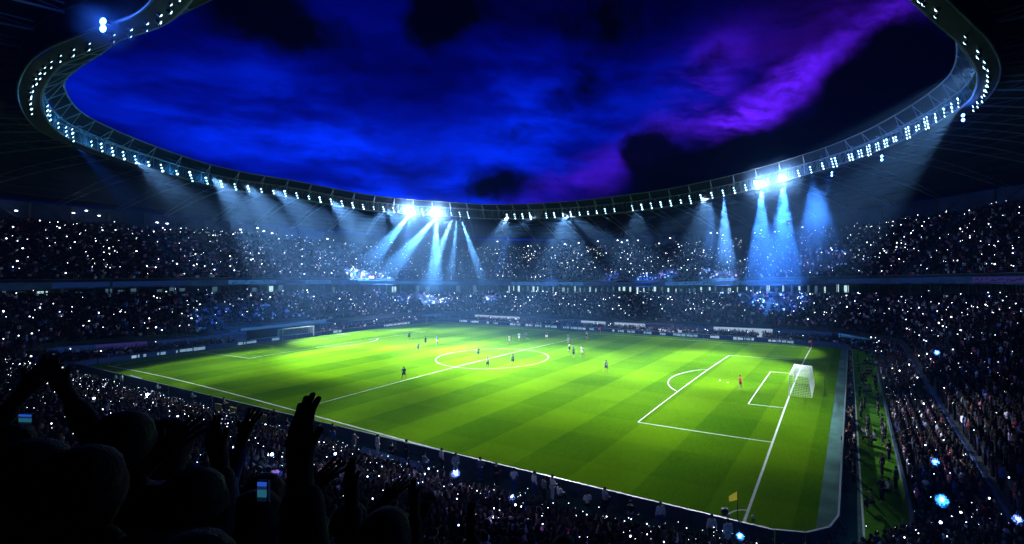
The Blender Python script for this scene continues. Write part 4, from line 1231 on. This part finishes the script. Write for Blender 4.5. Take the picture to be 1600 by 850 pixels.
def crowd_mesh(name, pos, face, lod, label, cat='crowd'):
    """one mass of spectators: pos (n,3), face (n,) yaw so that +y looks at the pitch"""
    Vs, Fs, Cs = [], [], []; base = 0
    kinds = ['down', 'front', 'up', 'one', 'down', 'hat']; pr = [.34, .28, .09, .09, .1, .1]
    pick = rng.choice(len(kinds), len(pos), p=pr)
    for ki, kd in enumerate(kinds):
        m = pick == ki
        if not m.any(): continue
        V, F, I = low_person(lod, kd); n_ = m.sum()
        sc = rng.uniform(.93, 1.05, n_); a = face[m] + rng.normal(0, .35, n_)
        X = V[None] * sc[:, None, None]; ca, sa = np.cos(a)[:, None], np.sin(a)[:, None]
        W = np.stack([X[..., 0] * ca - X[..., 1] * sa, X[..., 0] * sa + X[..., 1] * ca, X[..., 2]], -1) + pos[m][:, None, :]
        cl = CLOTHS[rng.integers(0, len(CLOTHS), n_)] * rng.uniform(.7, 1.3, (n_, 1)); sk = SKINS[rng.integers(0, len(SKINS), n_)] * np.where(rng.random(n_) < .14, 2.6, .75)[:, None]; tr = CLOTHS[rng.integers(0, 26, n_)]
        hair = np.array([(.012, .01, .009)]) * rng.uniform(.5, 6, (n_, 1))
        pal = np.stack([sk, cl, tr, hair], 1)
        C = pal[:, I, :]
        nv = len(V)
        Vs.append(W.reshape(-1, 3)); Cs.append(C.reshape(-1, 3))
        Fs.append((F[None] + (np.arange(n_) * nv)[:, None, None] + base).reshape(-1, 3)); base += n_ * nv
    V = np.concatenate(Vs).astype(np.float32); F = np.concatenate(Fs).astype(np.int32); C = np.concatenate(Cs)
    me = bpy.data.meshes.new(name); me.vertices.add(len(V)); me.vertices.foreach_set('co', V.ravel())
    me.loops.add(F.size); me.loops.foreach_set('vertex_index', F.ravel()); me.polygons.add(len(F))
    me.polygons.foreach_set('loop_start', np.arange(0, F.size, 3, dtype=np.int32)); me.update(calc_edges=True)
    at_ = me.color_attributes.new('Col', 'FLOAT_COLOR', 'POINT'); at_.data.foreach_set('color', np.column_stack([C, np.ones(len(C))]).astype(np.float32).ravel())
    me.materials.append(M['crowd'])
    o = link(name, me); tag(o, label, cat, kind='stuff')
    return o, len(F)


def seats(d0, d1, pitch, hf, mask, gap=.5, fill=.93):
    P, A = [], []
    n_ = int(round((d1 - d0) / pitch))
    for k in range(n_):
        d = d0 + (d1 - d0) * (k + .5) / n_; xy = ringxy(d); z = hf(d); nx = np.roll(xy, -1, 0)
        L = np.linalg.norm(nx - xy, axis=1)
        cum_ = np.concatenate([[0], np.cumsum(L)]); tot_ = cum_[-1]
        s_ = np.arange(0, tot_, gap) + rng.uniform(-.08, .08, int(math.ceil(tot_ / gap))); s_ = s_[(rng.random(len(s_)) < fill)] % tot_
        # aisles up the stand
        base_s = np.interp(s_, cum_, np.arange(NS + 1)); i = np.minimum(base_s.astype(int), NS - 1); f = base_s - i; j = (i + 1) % NS
        ais = (i % 14 == 0) & (f > .2) & (f < .75)
        ok = mask[i] & mask[j] & ~ais
        i, j, f = i[ok], j[ok], f[ok]
        p = xy[i] * (1 - f[:, None]) + xy[j] * f[:, None]; nr = ST[i, 2:] * (1 - f[:, None]) + ST[j, 2:] * f[:, None]
        p = p + nr * rng.uniform(-.12, .12, (len(p), 1))
        P.append(np.column_stack([p, z[i] * (1 - f) + z[j] * f])); A.append(np.arctan2(-nr[:, 1], -nr[:, 0]) - math.pi / 2)
    return np.concatenate(P), np.concatenate(A)


def projv(P):
    rel = P[:, :2] - CXY; t = rel @ FW; u = PX + FP * (rel @ RT) / np.maximum(t, .05); v = PY - FP * (P[:, 2] - CZ) / np.maximum(t, .05)
    return u, v, t


allm = np.ones(NS, bool)
Pf, Af = seats(.1, 4.4, .75, floor_h, allm)
kf = ~((Pf[:, 1] < Y0 + 3) & (Pf[:, 2] < .15) & (Pf[:, 2] > -.02))
Pf, Af = Pf[kf], Af[kf]
Pl, Al = seats(4.65, 20.0, .8, floor_h, allm)
Pn, An = seats(20.0, 24.0, .8, floor_h, NEAR > .02)
Pu, Au = seats(19.4, 45.0, .82, upper_h, far)
def cull(P, A, m=140):
    u, v, t = projv(P); k = (t > .5) & (u > -m) & (u < 1600 + m) & (v < 900 + m * 2)
    return P[k], A[k]
lowP = np.concatenate([Pf, Pl, Pn]); lowA = np.concatenate([Af, Al, An])
lowP, lowA = cull(lowP, lowA); Pu, Au = cull(Pu, Au)
u, v, t = projv(lowP + [0, 0, 1.6])
tunnel_zone = (lowP[:, 0] < X0 + .2) & (lowP[:, 1] > -10.5) & (lowP[:, 1] < 5.8) & (lowP[:, 2] < 3)
inframe = (u > -15) & (u < 1615) & (v < 885) & (t > 2)
rank = np.where(inframe, t, 1e9); order_ = np.argsort(rank); hero = np.zeros(len(lowP), bool); hero[order_[:165]] = True
tunnel = tunnel_zone & ~hero
near_l = (t < 62) & ~hero & ~tunnel & (lowA * 0 == 0)
rest = ~near_l & ~hero & ~tunnel
_, n1 = crowd_mesh('near_crowd', lowP[near_l], lowA[near_l], 1, 'dense dark crowd standing on the near and right hand terraces')
_, n2 = crowd_mesh('lower_tier_crowd', lowP[rest], lowA[rest], 2, 'distant crowd filling the lower tier around the pitch')
_, n3 = crowd_mesh('upper_tier_crowd', Pu, Au, 2, 'distant dark crowd filling the upper tier below the roof')
print('CROWD', near_l.sum(), rest.sum(), len(Pu), 'tris', n1 + n2 + n3)
poses = ['stand', 'front', 'up', 'clap', 'one', 'phone']; SC = ['dark', 'navy', 'white', 'red', 'grey', 'blue']
SCC = {'dark': (.012, .013, .018), 'navy': (.02, .03, .10), 'white': (.6, .6, .66), 'red': (.3, .04, .05), 'grey': (.10, .10, .12), 'blue': (.05, .15, .45)}
PD = {'stand': 'arms down', 'front': 'hands held in front', 'up': 'both arms raised', 'clap': 'hands together overhead', 'one': 'one arm raised', 'phone': 'hands raised to film'}
for i in order_[:165]:
    ps = rng.choice(poses, p=[.38, .38, .04, .04, .08, .08]); sc_ = rng.choice(SC, p=[.5, .15, .1, .05, .15, .05])
    region = 'on the right hand terrace beside the goal end' if lowP[i, 0] > 61.6 and lowP[i, 1] > -44 else 'on the near terrace below the camera'
    lab = 'spectator in %s top with %s %s' % (sc_, PD[ps], region)
    place_person(PM[ps], tuple(lowP[i]), lowA[i] + rng.normal(0, .25), lab, 'spectator', 'spectators with %s, %s top, %s' % (PD[ps], sc_, region), SCC[sc_], (.015, .015, .02), s=rng.uniform(.94, 1.03))

# ------------------------------------------------------------------ the spectators right in front of the camera
HP = {'up': person_meshes('up', hands=True, sub=2), 'clap': person_meshes('clap', hands=True, sub=2), 'one': person_meshes('one_up', hands=True, sub=2), 'onel': person_meshes('one_up_left', hands=True, sub=2),
      'phone': person_meshes('phone', hands=True, sub=2), 'stand': person_meshes('front', hands=True, sub=2)}
HANDZ = {'up': (.22, .12, 2.06), 'clap': (0, .19, 2.03), 'one': (.22, .12, 2.06), 'onel': (-.22, .12, 2.06), 'phone': (0, .42, 1.68), 'stand': (0, .015, 1.66)}
def hero_at(u, v, t, ps, anchor, deg, label, shirt=(.012, .012, .016), s=1.0, stretch=1.0):
    """stand a figure so that its hand or head top is seen at pixel (u, v)"""
    p = at(u, v, t); a = math.radians(deg); x, y, z = (0, 0, 1.78) if anchor == 'head' else HANDZ[ps]
    x *= s; y *= s; z *= s
    loc = (p.x - (x * math.cos(a) - y * math.sin(a)), p.y - (x * math.sin(a) + y * math.cos(a)), p.z - z)
    o = place_person(HP[ps], loc, a, label, 'spectator', None, shirt, (.012, .012, .016), (.10, .06, .045), s=s)
    o['anchor_note'] = 0; del o['anchor_note']
    return o
T0 = 20
hero_at(470, 656, 1.30, 'one', 'hand', 12, 'dark spectator thrusting one open hand above the near touchline')
hero_at(72, 568, 2.35, 'clap', 'hand', 40, 'dark spectator at far left with both hands joined high overhead')
hero_at(386, 655, 2.9, 'onel', 'hand', 20, 'spectator in purple light stretching one bent arm toward the pitch', (.10, .06, .2))  # purple light on this arm is put into the shirt colour
hero_at(46, 690, 1.45, 'stand', 'head', 35, 'large dark head and shoulders in the lower left corner')
hero_at(192, 645, 1.9, 'stand', 'head', 25, 'dark head rising between the raised arms at lower left')
hero_at(262, 655, 2.5, 'stand', 'head', 20, 'dark head and shoulders left of the purple lit arm')
hero_at(300, 735, 1.7, 'stand', 'head', 15, 'dark head below the two raised arms, left of the big hand')
hero_at(600, 797, 1.9, 'stand', 'head', 10, 'round dark head with pale rim at the bottom centre left')
hero_at(545, 788, 2.7, 'phone', 'head', 10, 'dark hooded spectator just left of the round bottom head')
hero_at(130, 700, 1.5, 'phone', 'head', 30, 'dark spectator filming low in the left corner crowd')
hero_at(395, 770, 1.9, 'phone', 'head', 15, 'dark spectator holding up a glowing blue phone')
hero_at(12, 655, 2.6, 'stand', 'head', 45, 'dark head cut by the left edge of the frame')
hero_at(735, 800, 3.6, 'up', 'hand', 5, 'dark spectator with two thin arms raised at bottom centre')
hero_at(880, 838, 3.6, 'stand', 'head', 0, 'dark head low at bottom centre, in front of the crowd')

def phone(loc, r, mt, label, rz=0.0, body=True, group=None):
    o = empty('phone', loc, rz)
    if body:
        b = MB(); b.box((0, -.006, 0), (.075, .009, .155)); b.build('case', M['phone_body'], o)
    b = MB(); b.ball((0, 0, .03), r, 7, 5); b.build('torch', M[mt], o)
    tag(o, label, 'phone', group)
    return o
# screens and bright torches close by
for (u, v, t, w_, h_, mt, lab) in ((410, 768, 1.75, .075, .14, 'screen', 'phone with bright blue screen held up beside the big dark arm'), (40, 655, 2.5, .16, .10, 'screen', 'tablet glowing dim blue between the raised arms at left'),
                                   (363, 757, 2.4, .07, .12, 'screen', 'small blue phone screen left of the brighter blue one')):
    w_ *= .45; h_ *= .5; o = empty('phone', at(u, v, t), math.radians(20)); b = MB(); b.box((0, .006, 0), (w_ + .01, .01, h_ + .01)); b.build('case', M['phone_body'], o)
    for nm, lo_, hi_, c_, e_ in (('screen', -.5, -.28, (.01, .04, .10), .2), ('screen', -.28, .12, (.04, .30, .45), .35), ('screen', .12, .3, (.02, .06, .3), .3), ('screen', .3, .5, (.03, .14, .8), .6)):
        b = MB(); b.box((0, -.002, (lo_ + hi_) / 2 * h_), (w_, .004, (hi_ - lo_) * h_)); b.build(nm, emitter('phone_picture', c_, e_ * .9), o)
    tag(o, lab, 'phone')
GLOW = [(712, 740, 26, .10, 'big violet white torch glaring above the near walkway edge', (.45, .45, 1)), (800, 777, 19, .07, 'violet torch glaring in the near crowd right of the biggest one', (.35, .35, 1)),
        (717, 822, 12, .04, 'blue torch low in the near crowd at bottom centre', (.2, .4, 1)), (1464, 551, 52, .16, 'blue torch glaring on the right terrace above the others', (.1, .25, 1)),
        (1461, 722, 26, .10, 'blue torch halfway down the right terrace', (.12, .3, 1)), (1472, 782, 19, .13, 'brightest blue torch low on the right terrace', (.05, .35, 1)),
        (1590, 812, 14, .07, 'violet blue torch at the lower right edge', (.25, .25, 1)), (1156, 838, 17, .09, 'blue torch just below the nearest corner of the pitch', (.1, .35, 1)),
        (948, 808, 19, .05, 'white torch below the near boards left of the corner', (.6, .7, 1)), (425, 711, 20, .11, 'blue torch in the violet part of the near crowd', (.2, .4, 1)),
        (524, 710, 23, .10, 'pale blue torch between big raised hand and blue mat', (.4, .55, 1)), (670, 733, 27, .07, 'pair torch left of the biggest violet glare', (.4, .5, 1)), (664, 741, 26, .06, 'dimmer pair torch left of the biggest violet glare', (.4, .5, 1)),
        (230, 617, 30, .14, 'blue white torch in the far left part of the near crowd', (.2, .35, 1)), (147, 624, 14, .06, 'white torch left of the dark heads', (.6, .75, 1)), (104, 653, 8, .045, 'white phone light over the dark head at left', (.7, .85, 1)),
        (483, 651, 1.45, .004, 'tiny torch between the raised fingers', (.6, .6, 1)), (800, 690 + 88, 19.5, .02, 'faint torch under the violet glare', (.4, .4, 1)), (1356, 640 - 2, 58, .02, 'dim torch on the turf strip', (.5, .6, 1)),
        (365, 700, 14, .05, 'blue phone light left of the purple arm', (.3, .5, 1))]
for u, v, t, r, lab, c in GLOW:
    r *= .5
    p = at(u, v, t); phone(p, r, 'phone_blue' if c[0] < .42 else 'phone', lab, .3, body=t > 3)
    if r >= .03:
        l = bpy.data.lights.new('torch_light', 'POINT'); l.energy = 150 * (r / .06) ** 1.5; l.color = c; l.shadow_soft_size = r + .03
        lo = bpy.data.objects.new('torch_light', l); COL.objects.link(lo); d_ = (Vector((CXY[0], CXY[1], CZ)) - p).normalized(); lo.location = p + d_ * (r + .06) + Vector((0, 0, .1))

# phone lights of the crowd, plus tiny glowing dots added as glints
cand = [];
def lights_in(P, A, prob, rmin, rmax, tagn):
    u, v, t = projv(P + [0, 0, 1.9]); k = (u > 0) & (u < 1600) & (v > 0) & (v < 850) & (rng.random(len(P)) < prob)
    for i in np.where(k)[0]:
        a = A[i]; r = rmin + (rmax - rmin) * rng.random() ** 3
        cand.append((P[i, 0] - math.sin(a) * .3, P[i, 1] + math.cos(a) * .3, P[i, 2] + rng.uniform(1.75, 2.05), r, a, tagn))
du, dv, dt = projv(Pu)
lights_in(Pu, Au, .050, .040, .125, 'upper')
midl = rest & (lowP[:, 2] > 2.6); lights_in(lowP[midl], lowA[midl], .048, .035, .125, 'lower')
lights_in(lowP[rest & ~midl], lowA[rest & ~midl], .015, .05, .1, 'front')
rn = near_l & (lowP[:, 0] > 61); lights_in(lowP[rn], lowA[rn], .03, .02, .075, 'right')
nn = near_l & (lowP[:, 0] <= 61); lights_in(lowP[nn], lowA[nn], .02, .02, .055, 'near')
lights_in(lowP[nn], lowA[nn], .20, .006, .022, 'near'); lights_in(lowP[rn], lowA[rn], .12, .006, .022, 'right')  # tiny glowing dots added to imitate glints on the crowd
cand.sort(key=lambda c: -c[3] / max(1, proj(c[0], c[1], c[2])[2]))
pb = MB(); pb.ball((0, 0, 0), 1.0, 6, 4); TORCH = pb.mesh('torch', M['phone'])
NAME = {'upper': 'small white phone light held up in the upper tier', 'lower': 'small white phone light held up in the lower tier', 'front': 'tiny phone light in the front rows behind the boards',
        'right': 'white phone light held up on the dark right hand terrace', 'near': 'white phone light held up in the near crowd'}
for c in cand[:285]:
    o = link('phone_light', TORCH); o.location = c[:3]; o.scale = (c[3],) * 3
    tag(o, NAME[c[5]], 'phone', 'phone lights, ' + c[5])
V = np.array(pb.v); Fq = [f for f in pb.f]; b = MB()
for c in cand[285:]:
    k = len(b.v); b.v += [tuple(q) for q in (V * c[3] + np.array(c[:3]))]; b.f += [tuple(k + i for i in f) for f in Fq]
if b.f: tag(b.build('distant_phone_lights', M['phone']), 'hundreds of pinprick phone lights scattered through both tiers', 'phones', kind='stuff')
print('PHONES', len(cand))

# ------------------------------------------------------------------ air
def added_haze(u, v, t, size, dens, label):
    """a soft-edged drift of stage smoke in front of the far stands"""
    b = MB(); b.ball((0, 0, 0), 1.0, 24, 14); m_ = bpy.data.materials.new('smoke'); m_.use_nodes = True; q = NT(m_.node_tree)
    p_ = q.n('ShaderNodeTexCoord').outputs['Object']; r_ = q.v('LENGTH', p_, out=1)
    fall = q.ramp(r_, .98, .25); nz = q.ramp(q.noise(p_, 2.2, 3, .6), .25, .7, .35, 1.3)
    vv = q.n('ShaderNodeVolumePrincipled', {'Color': (.42, .68, 1.0, 1), 'Density': q.m('MULTIPLY', q.m('MULTIPLY', fall, nz), dens), 'Anisotropy': .1})
    q.n('ShaderNodeOutputMaterial', {'Volume': vv.outputs[0]})
    o = b.build('smoke', m_); o.location = at(u, v, t); o.scale = size; o.rotation_euler = (0, 0, -YAW * 0 + math.radians(0))
    tag(o, label, 'smoke', kind='stuff')
added_haze(672, 380, 152, (38, 19, 19), .046, 'blue smoke drifting in the light beams below the brightest lamps')  # denser haze added locally so the beams show
added_haze(1205, 358, 116, (26, 16, 19), .046, 'blue smoke hanging in the light beams over the right corner')
for k_, (u, v, t) in enumerate(((640, 331, 137.5), (682, 334, 140), (1190, 288, 107), (1224, 279, 104.5))):  # mist balls added to imitate glare around the hottest lamps
    added_haze(u, v, t, (6, 6, 6), .075, ['small glowing mist around the left one of the two brightest lamps', 'small glowing mist around the right one of the two brightest lamps',
                                     'small glowing mist around the left bright lamp at right', 'small glowing mist around the right bright lamp at right'][k_])
added_haze(163, 40, 40.5, (2.6, 2.6, 2.6), .10, 'blue glowing mist around the lamp high on the near left roof ring')
for u, v, t, r_, e_, w_ in ((1472, 782, 19, .85, 130, 'low on the right terrace, brightest of all'), (1461, 722, 26, .75, 80, 'halfway down the right terrace'), (1464, 551, 52, 1.0, 120, 'high on the right terrace'),
                       (1590, 812, 14, .50, 50, 'at the lower right edge'), (712, 740, 26, .80, 90, 'above the near walkway edge'), (1156, 838, 17, .55, 60, 'just below the nearest corner'), (800, 777, 19, .45, 35, 'right of the biggest near one')):
    added_haze(u, v, t, (r_ * .38, r_ * .38, r_ * .38), 1.6, 'blue lit mist around the torch ' + w_)  # mist added to imitate the glare of the torches
    l = bpy.data.lights.new('torch_light', 'POINT'); l.energy = e_ * .22; l.color = (.25, .3, 1) if u < 900 or u > 1500 else (.06, .28, 1); l.shadow_soft_size = .05  # extra light added to make each torch's mist glow
    lo = bpy.data.objects.new('torch_light', l); COL.objects.link(lo); lo.location = at(u, v, t - .12)
added_haze(185, 296, 97, (15, 14, 13), .02, 'thin blue smoke under the roof at left')
hb = MB(); hb.box((0, 0, 24), (520, 520, 50.2))
hm = bpy.data.materials.new('haze'); hm.use_nodes = True; nt = NT(hm.node_tree)
vol = nt.n('ShaderNodeVolumePrincipled', {'Color': (.20, .48, 1.0, 1), 'Density': HAZE, 'Anisotropy': .25})
nt.n('ShaderNodeOutputMaterial', {'Volume': vol.outputs[0]})
o = hb.build('haze', hm); tag(o, kind='stuff')
